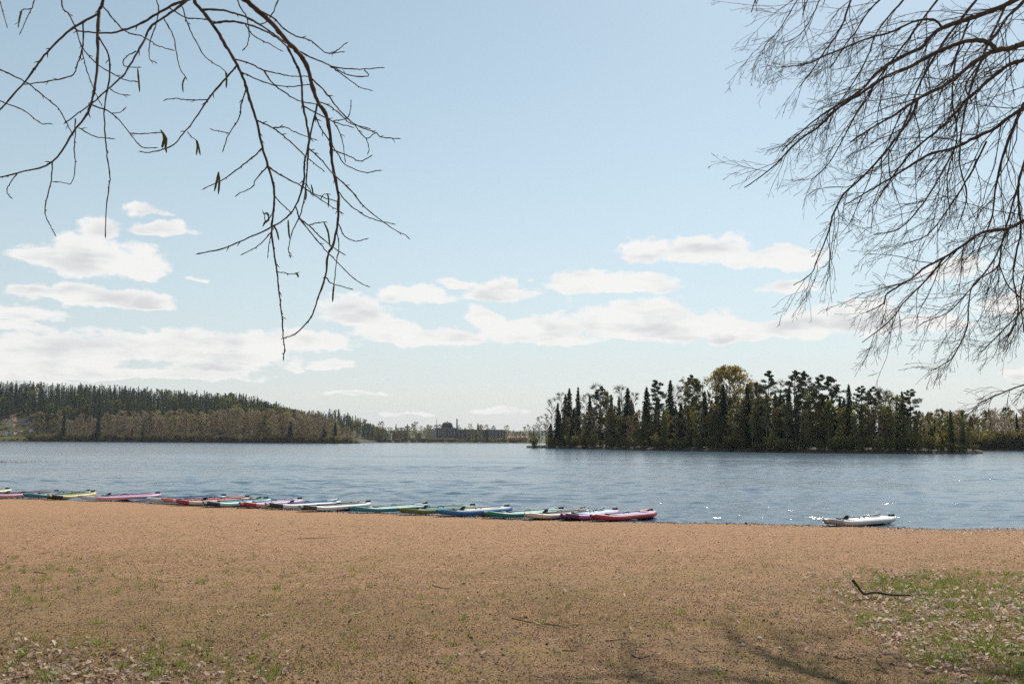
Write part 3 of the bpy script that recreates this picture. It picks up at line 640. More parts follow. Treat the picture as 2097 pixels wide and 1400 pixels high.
M['brick'] = surf('dark red brown brick', (0.10, 0.07, 0.068), (0.15, 0.105, 0.095), 0.9, 0.5)
M['panel'] = surf('pale grey concrete panel', (0.42, 0.43, 0.44), (0.50, 0.51, 0.52), 0.85, 0.4)
M['roofgrey'] = surf('grey roof edge', (0.34, 0.34, 0.35), (0.42, 0.42, 0.42), 0.7, 0.5)
M['roofdark'] = surf('dark roof', (0.045, 0.04, 0.042), (0.07, 0.06, 0.06), 0.8, 0.5)
M['roofdull'] = surf('dull red roof', (0.15, 0.05, 0.05), (0.20, 0.07, 0.065), 0.8, 0.5)
M['roofred'] = surf('red roof', (0.30, 0.085, 0.07), (0.36, 0.12, 0.10), 0.75, 0.5)
M['cream'] = surf('cream boards', (0.55, 0.47, 0.34), (0.62, 0.54, 0.40), 0.8, 0.5)
M['frame'] = surf('white window frame', (0.74, 0.74, 0.73), (0.82, 0.82, 0.80), 0.6, 2.0)
M['pane'] = surf('window glass', (0.05, 0.06, 0.07), (0.07, 0.08, 0.09), 0.1, 1.0, 0.6)
def local(root, pts): return np.asarray(pts, float) - np.array(root.location)
def bbox(name, x0, x1, y0, y1, z0, z1, mat, root):
    mb = MB(); L = np.array(root.location); box(mb, np.array([x0, y0, z0]) - L, np.array([x1, y1, z1]) - L)
    return mb.build(name, [mat], root)
def zrow(px, py, d): return at(px, py, d)[2]
def block(name, p0, p1, top, base, d, depth, wall, roof, label, cat='building', cols=(), rows=(), wpx=2.2, hpx=2.4, roof_t=.5, group=None, side=None):
    x0, x1 = lat(p0, d), lat(p1, d); pm = (p0 + p1) / 2; z0, z1 = zrow(pm, base, d), zrow(pm, top, d)
    root = empty(name, ((x0 + x1) / 2, d, z0)); tag(root, label, cat, group)
    bbox('wall', x0, x1, d, d + depth, z0 - 4, z1, wall, root)
    bbox('roof', x0 - .4, x1 + .4, d - .4, d + depth + .4, z1 + .003, z1 + roof_t, roof, root)
    for cpx in cols:
        for ry in rows:
            xa, xb = lat(cpx - wpx / 2, d), lat(cpx + wpx / 2, d); za, zb = zrow(cpx, ry + hpx / 2, d), zrow(cpx, ry - hpx / 2, d)
            wn = bbox('window', xa, xb, d - .12, d + .05, za, zb, M['frame'], root)
            bw = (xb - xa) * .12; Lr = np.array(root.location); mb = MB()
            box(mb, np.array([xa + bw, d - .17, za + bw]) - Lr, np.array([xa + (xb - xa) * .47, d - .125, zb - bw]) - Lr); pn = mb.build('pane', [M['pane']], wn)
            mb = MB(); box(mb, np.array([xa + (xb - xa) * .53, d - .17, za + bw]) - Lr, np.array([xb - bw, d - .125, zb - bw]) - Lr); mb.build('pane', [M['pane']], wn)
    return root
D1 = 962.0
a_ = block('apartment_block', 894, 937, 877, 899, D1, 16, M['brick'], M['roofgrey'], 'dark brick block with pale ribbed end beside the tall chimney', cols=[897.5, 901.5, 907, 911, 918, 924, 930], rows=[880.5, 885, 889.5])
x0, x1 = lat(875, D1 + 3), lat(894, D1)
bbox('end_wall', x0, x1 - .01, D1 + .6, D1 + 15, zrow(885, 899, D1) - 4, zrow(885, 878, D1), M['panel'], a_)
for k in range(8):
    xx = x0 + (x1 - x0) * (k + .5) / 8; bbox('rib', xx - .22, xx + .22, D1 + .2, D1 + .62, zrow(885, 897, D1), zrow(885, 878.4, D1), M['roofgrey'], a_)
bbox('terrace', lat(884, D1), lat(932, D1), D1 - 5, D1 - .5, zrow(905, 898.5, D1), zrow(905, 896.6, D1), M['panel'], a_)
block('apartment_block', 937.6, 1035, 880.2, 900, D1 + 4, 14, M['brick'], M['roofgrey'], 'long dark brick block with rows of white windows beside the chimney block', cols=[939.5, 947, 956, 965, 971, 979, 987, 1003, 1008.5, 1016, 1024, 1030], rows=[883.5, 887.6, 891.7, 895.8], wpx=2.6, hpx=2.0)
# mansard roofed hall behind
dd = 1010.0; r = empty('hall', (lat(915, dd), dd, zrow(915, 878, dd) - 8)); tag(r, 'dark hall with tall mansard roof rising behind the brick block', 'building')
bbox('wall', lat(904, dd), lat(926, dd), dd, dd + 14, zrow(915, 878, dd) - 8, zrow(915, 874, dd), M['brick'], r)
L = np.array(r.location); z0, z1, z2 = zrow(915, 874, dd), zrow(915, 866, dd), zrow(915, 864, dd)
def ringz(pa, pb, ya, yb, z): return [(lat(pa, dd), ya, z), (lat(pb, dd), ya, z), (lat(pb, dd), yb, z), (lat(pa, dd), yb, z)]
V = np.array(ringz(903.5, 926.5, dd - .3, dd + 14.3, z0 + .003) + ringz(906, 923.5, dd + 1.5, dd + 12.5, z1) + ringz(909, 920.5, dd + 4, dd + 10, z2)) - L
mb = MB(); mb.add(V, [(0, 1, 5, 4), (1, 2, 6, 5), (2, 3, 7, 6), (3, 0, 4, 7), (4, 5, 9, 8), (5, 6, 10, 9), (6, 7, 11, 10), (7, 4, 8, 11), (8, 9, 10, 11), (3, 2, 1, 0)]); mb.build('roof', [M['roofdark']], r)
mb = MB(); tube(mb, np.array([(lat(914.5, dd), dd + 7, z2), (lat(914.5, dd), dd + 7, z2 + 1.2)]) - L, [.6, .5], 8); mb.build('vent', [M['roofgrey']], r)
# chimney and mast
def pole(name, px, top, base, d, r0, r1, mat, label, cat, rings=True):
    x = lat(px, d); zb, zt = zrow(px, base, d), zrow(px, top, d); root = empty(name, (x, d, zb)); tag(root, label, cat)
    mb = MB(); tube(mb, [(0, 0, -3), (0, 0, (zt - zb) * .5), (0, 0, zt - zb)], [r0, (r0 + r1) / 2, r1], 12); mb.build('shaft', [mat], root, True)
    mb = MB()
    tube(mb, [(0, 0, zt - zb - .5), (0, 0, zt - zb + .15)], [r1 * 1.25, r1 * 1.25], 12); mb.build('cap', [mat], root)
    return root
pole('chimney', 935.5, 858, 880, D1 - 2, .75, .55, M['brick'], 'tall slim dark brick chimney of the town across the lake', 'chimney')
pm_ = pole('radio_mast', 893.5, 857, 878, 1030, .28, .1, M['roofgrey'], 'thin grey radio mast above the far town', 'mast')
for k in range(5):
    mb = MB(); zz_ = 4 + k * 1.2; tube(mb, [(-.9, 0, zz_), (.9, 0, zz_)], [.12, .12], 5); mb.build('crossbar', [M['roofgrey']], pm_)
block('low_building', 798, 835, 882.2, 896, 985, 12, M['brick'], M['white'], 'low flat white roofed building half hidden by trees', cols=[803, 809, 816, 829], rows=[886], roof_t=1.0)
block('low_building', 769, 800, 889, 899, 962, 10, M['panel'], M['white'], 'lower pale flat roofed building near the wooded point', cols=[775, 783, 791], rows=[893], roof_t=.8)
block('low_building', 771, 787, 880.6, 888, 1000, 10, M['panel'], M['white'], 'small pale building behind the lower flat roofed one', cols=[775, 781], rows=[884], roof_t=.6)
block('low_building', 850, 862, 886.8, 896, 985, 10, M['brick'], M['white'], 'small brick building between the budding trees', cols=[854, 858], rows=[890], roof_t=.5)
def gable_house(name, p0, p1, ridge, eave, base, d, depth, wall, roof, label, along='x', cat='house', wins=()):
    x0, x1 = lat(p0, d), lat(p1, d); pm = (p0 + p1) / 2; zb, ze, zr = zrow(pm, base, d), zrow(pm, eave, d), zrow(pm, ridge, d)
    root = empty(name, ((x0 + x1) / 2, d, zb)); tag(root, label, cat); L = np.array(root.location); xm = (x0 + x1) / 2; ym = d + depth / 2
    mb = MB(); box(mb, np.array([x0, d, zb - 3]) - L, np.array([x1, d + depth, ze]) - L)
    if along == 'y': mb.add(np.array([(x0, d, ze), (x1, d, ze), (xm, d, zr - .1), (x0, d + depth, ze), (x1, d + depth, ze), (xm, d + depth, zr - .1)]) - L, [(0, 1, 2), (4, 3, 5)])
    else: mb.add(np.array([(x0, d, ze), (x0, d + depth, ze), (x0, ym, zr - .1), (x1, d, ze), (x1, d + depth, ze), (x1, ym, zr - .1)]) - L, [(1, 0, 2), (3, 4, 5)])
    mb.build('wall', [wall], root)
    o = .5; th = .22
    if along == 'y':
        sides = [((x0 - o, d - o, ze - .25), (x0 - o, d + depth + o, ze - .25), (xm, d + depth + o, zr), (xm, d - o, zr)), ((x1 + o, d + depth + o, ze - .25), (x1 + o, d - o, ze - .25), (xm, d - o, zr), (xm, d + depth + o, zr))]
    else:
        sides = [((x1 + o, d - o, ze - .25), (x0 - o, d - o, ze - .25), (x0 - o, ym, zr), (x1 + o, ym, zr)), ((x0 - o, d + depth + o, ze - .25), (x1 + o, d + depth + o, ze - .25), (x1 + o, ym, zr), (x0 - o, ym, zr))]
    for s_ in sides:
        A = np.array(s_) - L; B = A + [0, 0, th]; mb = MB(); mb.add(np.vstack([A, B]), [(0, 1, 2, 3), (7, 6, 5, 4), (0, 4, 5, 1), (1, 5, 6, 2), (2, 6, 7, 3), (3, 7, 4, 0)]); mb.build('roof_slope', [roof], root)
    for (wp, wy, ww, wh) in wins:
        xa, xb = lat(wp - ww / 2, d), lat(wp + ww / 2, d); za, zb_ = zrow(wp, wy + wh / 2, d), zrow(wp, wy - wh / 2, d)
        wn = bbox('window', xa, xb, d - .1, d + .05, za, zb_, M['frame'], root); mb = MB(); box(mb, np.array([xa + .12, d - .14, za + .12]) - L, np.array([xb - .12, d - .105, zb_ - .12]) - L); mb.build('pane', [M['pane']], wn)
    return root
gable_house('red_roofed_house', 1041, 1080, 892, 896, 901, 956, 9, M['brick'], M['roofred'], 'long low house with a red roof near the island tip', wins=[(1048, 898.6, 2, 1.6), (1056, 898.6, 2, 1.6), (1066, 898.6, 2, 1.6)])
block('roof_shed', 1047, 1057.5, 888.8, 896, 972, 4, M['cream'], M['cream'], 'small cream flat roofed box behind the red roof', roof_t=.2)
# houses among trees at the far left
gable_house('cream_house', 11.5, 26, 855.5, 863, 872, 800, 9, M['cream'], M['roofdull'], 'cream gabled house with a red roof on the hillside', 'y', wins=[(16, 866.5, 2.6, 3.4), (22, 866.5, 2.6, 3.4)])
gable_house('red_roof_barn', 3, 12, 857, 863, 872, 812, 9, M['cream'], M['roofdull'], 'low wing with red roof joining the cream house', 'x')
gable_house('dark_roofed_house', 31, 57, 857, 863.5, 872, 806, 9, M['roofgrey'], M['roofdark'], 'grey house with a wide dark roof beside the cream house', 'x', wins=[(46, 865.5, 4, 2.4)])
block('white_shed', 5, 15, 881.5, 887, 770, 6, M['white'], M['roofdark'], 'white shed with dark roof below the cream house', cols=[8, 12], rows=[884.2], wpx=1.8, hpx=1.8, roof_t=.4)
block('white_shed', 17, 28, 881.8, 886, 772, 6, M['white'], M['roofgrey'], 'long white shed with grey roof beside the grassy slope', cols=[20, 25], rows=[883.8], wpx=1.6, hpx=1.4, roof_t=.3)
gable_house('white_cottage', 58, 67, 872.5, 876.5, 882, 775, 6, M['white'], M['roofdark'], 'small white cottage behind the bare trees', 'x', wins=[(62, 878.6, 1.8, 1.8)])
block('white_shed', 141, 148, 883.5, 888, 760, 5, M['white'], M['roofgrey'], 'tiny white hut beside the lone dark spruce', roof_t=.3)
# a white boat under cover on the grass: rounded hull
r = empty('covered_boat', (lat(40.5, 768), 768, zrow(40, 885.5, 768))); tag(r, 'white covered boat drawn up on the grassy slope', 'boat')
mb = MB(); sec = []
for s_ in np.linspace(-1, 1, 9):
    hw_ = 1.0 * math.sqrt(max(0.02, 1 - abs(s_) ** 3)); a = np.linspace(0, 2 * np.pi, 10, endpoint=False)
    sec.append(np.stack([np.full(10, s_ * 1.8), hw_ * np.cos(a), .75 + .7 * hw_ * np.sin(a)], 1))
sec = np.array(sec); i = np.arange(8)[:, None] * 10; j = np.arange(10)[None]
mb.add(sec.reshape(-1, 3), np.stack([i + j, i + (j + 1) % 10, i + 10 + (j + 1) % 10, i + 10 + j], -1).reshape(-1, 4)); mb.add(sec[0], [list(range(10))]); mb.add(sec[-1], [list(range(10))])
mb.build('hull', [M['white']], r, True); mb = MB(); box(mb, (-1.2, -.4, -.6), (1.2, .4, .12)); mb.build('cradle', [M['bark']], r)

# reeds standing in the water at the far left
mb = MB(); n = 420; c = on_z(25, 947)
A = np.stack([c[0] + rng.normal(0, 2.6, n) - 1, c[1] + rng.normal(0, 3.2, n), np.full(n, -.1)], 1); B = A + np.stack([rng.normal(0, .12, n), rng.normal(0, .1, n), rng.uniform(.15, .42, n)], 1)
blades(mb, A, B, np.stack([np.full(n, .012), np.zeros(n), np.zeros(n)], 1), 0, rng.random(n))
M['reed'] = leafmat('dry reed', (0.22, 0.15, 0.08), (0.36, 0.26, 0.15), .3)
tag(mb.build('reeds', [M['reed']]), 'thin dry reeds standing in the lake', kind='stuff')

# ------------------------------------------------------------------ paddle boards drawn up at the water's edge
PAINT = {}
def paint(rgb, rough=.45):
    if rgb not in PAINT: PAINT[rgb] = surf('board colour %d' % len(PAINT), tuple(c * .93 for c in rgb), rgb, rough, 5.0, .4)
    return PAINT[rgb]
M['black'] = surf('black plastic', (0.012, 0.012, 0.013), (0.025, 0.025, 0.026), .5, 20.0, .4)
BL = 2.85
def st(sv):                                    # half width, rocker at a station of the board
    sv = np.asarray(sv, float)
    hw = .37 * np.where(sv < .38, 1 - (1 - np.clip(sv / .38, 0, 1)) ** 3.0, 1.0) * np.where(sv > .72, 1 - .50 * np.clip((sv - .72) / .28, 0, 1) ** 2.6, 1.0)
    return np.maximum(hw, .04), .10 * np.clip((.34 - sv) / .34, 0, 1) ** 2 + .03 * np.clip((sv - .8) / .2, 0, 1) ** 2
def shell(s0, s1, n, grow=0.0):
    sv = np.linspace(s0, s1, n); hw, rk = st(sv); rings = []
    for a, h_, k in zip(sv, hw, rk):
        r = min(.054, h_ * .98) + grow; fl = max(h_ - .054, 0.001); th = np.radians([-90, -55, -20, 20, 55, 90])
        e = .45 + .55 * min(1, (a - 0) / .05, (1.0 - a) / .03 + .35)
        yy = np.concatenate([fl + r * np.cos(th), -fl - r * np.cos(th[::-1])]); zz = np.concatenate([.060 + (.060 + grow) * e * np.sin(th), .060 + (.060 + grow) * e * np.sin(th[::-1])])
        rings.append(np.stack([np.full(12, a * BL), yy, zz + k], 1))
    R_ = np.array(rings); i = np.arange(n - 1)[:, None] * 12; j = np.arange(12)[None]; k = (j + 1) % 12
    Q = np.stack([i + j, i + 12 + j, i + 12 + k, i + k], -1)
    mt = np.tile(np.where((np.arange(12) == 5), 1, np.where(np.arange(12) == 11, 2, 0)), (n - 1, 1)).reshape(-1)
    mb = MB(); mb.add(R_.reshape(-1, 3), Q.reshape(-1, 4), mt); mb.add(R_[0], [list(range(12))], 0); mb.add(R_[-1], [list(range(11, -1, -1))], 0)
    return mb
def pad_mesh(s0, s1):
    sv = np.linspace(s0, s1, 12); hw, rk = st(sv); hw = hw - .075; V = []
    for a, h_, k in zip(sv, hw, rk): V += [(a * BL, -h_, .1215 + k), (a * BL, h_, .1215 + k), (a * BL, -h_, .129 + k), (a * BL, h_, .129 + k)]
    i = np.arange(11) * 4; f = np.concatenate([np.stack([i + 2, i + 6, i + 7, i + 3], 1), np.stack([i, i + 4, i + 6, i + 2], 1), np.stack([i + 1, i + 3, i + 7, i + 5], 1)])
    mb = MB(); mb.add(V, f); mb.add(np.array(V[:4])[[0, 2, 3, 1]], [(0, 1, 2, 3)]); mb.add(np.array(V[-4:])[[0, 1, 3, 2]], [(0, 1, 2, 3)])
    return mb
def board_z(x): return .121 + float(st(np.array([x / BL]))[1][0])
def coil(mb, c, r, turns, wire=.009):
    a = np.linspace(0, 6.28 * turns, 14 * turns); P = np.stack([c[0] + r * np.cos(a) * (1 + .12 * np.sin(a * .7)), c[1] + r * np.sin(a), c[2] + .012 + .018 * a / 6.28], 1); tube(mb, P, np.full(len(P), wire), 5)
CR, W_, BK = (0.72, 0.66, 0.56), (0.74, 0.73, 0.71), (0.05, 0.045, 0.045)
TEAL, GRN, BLU, RED, PNK, LIL, SAL, MINT, NAVY, PUR, OLV, BRN, YEL, LBL_, MAG = (0.05, 0.24, 0.26), (0.03, 0.20, 0.16), (0.05, 0.17, 0.38), (0.42, 0.05, 0.07), (0.68, 0.36, 0.44), (0.46, 0.40, 0.60), (0.72, 0.24, 0.19), (0.42, 0.66, 0.60), (0.03, 0.05, 0.12), (0.13, 0.05, 0.15), (0.15, 0.17, 0.05), (0.09, 0.075, 0.065), (0.62, 0.50, 0.20), (0.45, 0.60, 0.72), (0.52, 0.20, 0.42)
# near end column, row, far end column, rail, tip, deck, pad, label
BOARDS = [(-118,1019,17,(.66,.66,.45),(.66,.66,.45),CR,OLV,'pale yellow green paddle board at the end of the row by the reeds'),
 (-45,1025,114,PNK,MAG,MAG,PUR,'pink paddle board with a magenta deck beside the yellow one'),
 (48,1024,181,TEAL,TEAL,W_,TEAL,'white decked teal paddle board tucked behind the yellow one'),
 (98,1028,186,YEL,BK,YEL,OLV,'yellow paddle board with a dark tip between pink boards'),
 (160,1031,325,PNK,W_,LIL,MAG,'pink paddle board with a lilac deck and white tip'),
 (300,1034,456,LBL_,W_,LBL_,BLU,'light blue paddle board between the lilac pink and the red tipped boards'),
 (330,1035,508,SAL,SAL,RED,SAL,'salmon red paddle board lying behind the cream red tipped one'),
 (352,1038,528,(.76,.60,.50),RED,CR,SAL,'cream paddle board with a bright red tip'),
 (415,1042,548,MINT,NAVY,MINT,TEAL,'mint paddle board with a dark navy tip'),
 (490,1045,611,PNK,RED,LIL,LIL,'pink paddle board with a red tip and lilac pad'),
 (543,1047,690,W_,BK,LBL_,BLU,'white paddle board with a black tip and blue pad'),
 (612,1052,752,W_,BRN,W_,BRN,'white paddle board with dark brown tip and brown pad'),
 (715,1055,872,TEAL,TEAL,W_,MINT,'teal paddle board with a white deck'),
 (816,1059,965,OLV,OLV,CR,TEAL,'olive green paddle board with a cream deck'),
 (895,1062,1040,BLU,BLU,W_,CR,'blue paddle board with a white deck'),
 (990,1065,1146,GRN,GRN,MINT,MINT,'dark green paddle board with a mint deck'),
 (1075,1068,1196,(.72,.60,.50),(.72,.60,.50),CR,BRN,'cream paddle board with a dark brown pad'),
 (1150,1069,1256,MAG,PUR,PNK,LBL_,'purple tipped paddle board with a pink deck'),
 (1210,1071,1336,RED,RED,(.70,.45,.42),LIL,'dark red paddle board with a lilac pad at the end of the row'),
 (1687,1081,1823,(.58,.56,.54),(.36,.33,.32),W_,W_,'lone white paddle board with a grey tip')]
FIN = MB(); FIN.add([(0, -.01, 0), (.2, -.01, 0), (.16, -.004, -.16), (0, .01, 0), (.2, .01, 0), (.16, .004, -.16)], [(0, 1, 2), (5, 4, 3), (0, 3, 4), (0, 4, 1), (1, 4, 5), (1, 5, 2), (2, 5, 3), (2, 3, 0)]); FIN_ME = FIN.mesh('fin', [M['black']])
for bi, (p0, y0, p1, rail, tip, deck, pad, label) in enumerate(BOARDS):
    o = on_z(p0, y0)
    def colpx(a): 
        e = o[:2] + BL * np.array([math.sin(a), math.cos(a)]); v = RN.T @ np.array([e[0], e[1], -CAM_Z + .1]); return PW / 2 + F * v[0] / -v[2]
    az_ = min(np.radians(np.arange(-20, 88, 1.0)), key=lambda a: abs(colpx(a) - p1))
    rz = math.pi / 2 - az_
    root = empty('paddle_board', (o[0], o[1], max(.012, float(beach_z(o[0], o[1])) + .005)), rz); tag(root, label, 'paddle board', 'paddle boards along the water edge')
    hull = shell(0.0, 1.0, 30).build('hull', [paint(rail), paint(deck), paint(BK)], root, True)
    shell(0.0, .15, 8, .0035).build('tip', [paint(tip), paint(tip), paint(tip)], root, True)
    pad_mesh(.30, .93).build('deck_pad', [paint(pad, .8)], root)
    mb = MB(); z = board_z(.7) + .004
    for a_, b_ in (((.55, -.2), (.95, .24)), ((.55, .2), (.95, -.24)), ((.55, -.2), (.55, .2)), ((.95, -.24), (.95, .24))):
        tube(mb, [(a_[0], a_[1], board_z(a_[0]) + .006), (b_[0], b_[1], board_z(b_[0]) + .006)], [.006, .006], 4)
    mb.build('bungee_cord', [M['black']], root)
    mb = MB(); a = np.linspace(0, math.pi, 8); tube(mb, np.stack([1.6 + .12 * np.cos(a), 0 * a, .129 + .05 * np.sin(a)], 1), np.full(8, .014), 5); mb.build('carry_handle', [M['black']], root)
    mb = MB(); coil(mb, (2.85, .05 * (-1) ** bi, .129), .075, 3); mb.build('leash', [M['black']], root)
    f = link('fin', FIN_ME, root, (2.7, 0, 0.003))
    if bi % 3 == 1 or bi == 14:
        mb = MB()
        for q_ in range(5): coil(mb, (1.05 + .02 * q_, .1, .12 + .016 * q_), .06 - .006 * q_, 1, .018)
        mb.build('ankle_strap', [M['black']], root)
    # paddle lying on the deck
    if bi != 0:
        off = rnd.uniform(.02, .16) * rnd.choice([-1, 1]); tw = rnd.uniform(-.07, .07)
        pr = empty('paddle', (0, 0, 0)); pr.matrix_world = Matrix.Translation(root.location) @ Matrix.Rotation(rz, 4, 'Z') @ Matrix.Translation((.75, off, .1545)) @ Matrix.Rotation(tw, 4, 'Z')
        key = label.split(' at ')[0].split(' lying ')[0].split(' tucked ')[0].split(' between ')[0].split(' beside ')[0]
        tag(pr, 'black paddle lying on the ' + key.replace(' paddle board', ' board'), 'paddle', 'paddles lying on the boards')
        mb = MB(); tube(mb, [(0, 0, 0), (.85, 0, .004), (1.5, 0, .008)], [.0145, .0145, .0145], 8); mb.build('shaft', [M['black']], pr, True)
        sv = np.linspace(0, 1, 9); bw_ = .105 * np.sin(np.clip(.12 + .88 * sv, 0, 1) * math.pi * .93) ** .6; V = []
        for a, b in zip(sv, bw_): V += [(1.48 + .44 * a, -b, .012 + .03 * a), (1.48 + .44 * a, 0, .026 + .03 * a), (1.48 + .44 * a, b, .012 + .03 * a), (1.48 + .44 * a, 0, .006 + .03 * a)]
        i = np.arange(8)[:, None] * 4; j = np.arange(4)[None]; k = (j + 1) % 4
        mb = MB(); mb.add(V, np.stack([i + j, i + k, i + 4 + k, i + 4 + j], -1).reshape(-1, 4)); mb.add(V[:4], [(3, 2, 1, 0)]); mb.add(V[-4:], [(0, 1, 2, 3)])
        mb.build('blade', [paint(rail if bi % 4 == 2 else BK)], pr, True)
        mb = MB(); tube(mb, [(0, -.06, 0), (0, 0, .006), (0, .06, 0)], [.016, .02, .016], 6); mb.build('handle', [M['black']], pr, True)

# ------------------------------------------------------------------ hanging birch boughs at the left
class Tracer:
    """turns traced twigs into tubes in space; every twig starts at the depth of the one it grows from"""
    def __init__(s, root, depth_fn): s.root = root; s.pts = np.zeros((0, 3)); s.fn = depth_fn; s.chains = []
    def chain(s, P, t0, t1, slope=None, sub=5):
        P = np.array(P, float); k = len(P); u = np.linspace(0, k - 1, (k - 1) * sub + 1)
        # smooth curve through the traced points
        Q = np.stack([cat(P[:, c], u) for c in (0, 1)], 1)
        L = np.concatenate([[0], np.cumsum(np.linalg.norm(np.diff(Q, axis=0), axis=1))])
        d0 = s.fn(*Q[0])
        if len(s.pts):
            q = np.linalg.norm(s.pts[:, :2] - Q[0], axis=1); m_ = q.argmin()
            if q[m_] < 22: d0 = s.pts[m_, 2]
        sl = rnd.uniform(-.9, .9) if slope is None else slope
        dep = d0 + sl * L / F * d0
        s.pts = np.vstack([s.pts, np.column_stack([Q, dep])])
        jit = rng.normal(0, .45, Q.shape); jit[0] = 0
        W3 = np.array([at(a, b, d) for (a, b), d in zip(Q + jit, dep)])
        tt = np.interp(L, [0, L[-1]], [t0, t1]); R3 = tt / 2 / F * dep
        s.chains.append((W3, R3)); return W3, R3
def cat(y, u):                                 # Catmull-Rom
    n = len(y); yp = np.concatenate([[2 * y[0] - y[1]], y, [2 * y[-1] - y[-2]]]); i = np.clip(np.floor(u).astype(int), 0, n - 2); f = u - i
    a, b, c, d = yp[i], yp[i + 1], yp[i + 2], yp[i + 3]
    return .5 * (2 * b + (c - a) * f + (2 * a - 5 * b + 4 * c - d) * f ** 2 + (3 * b - a - 3 * c + d) * f ** 3)
birch = empty('birch_tree', (-3.6, 2.6, .45)); tag(birch, 'birch whose bare drooping twigs with catkins hang over the beach', 'birch')
L0 = np.array(birch.location)
T = Tracer(birch, lambda a, b: 4.0 + .35 * math.sin(a / 170.0) + .2 * math.cos(b / 130.0))
LIMBS = [([(-260,-760),(-60,-520),(140,-260),(300,-120),(390,-15),(400,6),(417,26),(440,57),(463,94),(486,134),(500,166),(511,203),(526,249),(537,300),(549,340),(560,380),(561,417),(558,449),(556,474),(563,526),(569,577),(574,620),(578,649),(580,689),(583,711),(581,730)], 15, 2, 0.0),
 ([(300,-120),(420,-70),(490,-10),(526,20),(560,51),(586,83),(611,109),(629,137),(640,177),(651,209),(669,240),(677,286),(680,331),(691,389),(693,426),(690,466),(681,503),(671,523),(667,563),(651,609),(640,643),(620,669),(600,686),(583,691)], 13, 2, .25),
 ([(140,-260),(230,-120),(211,0),(204,21),(200,64),(200,125),(195,175),(186,214),(175,239),(150,271),(107,332),(36,354),(0,363),(-45,372)], 9, 2.4, -.3)]
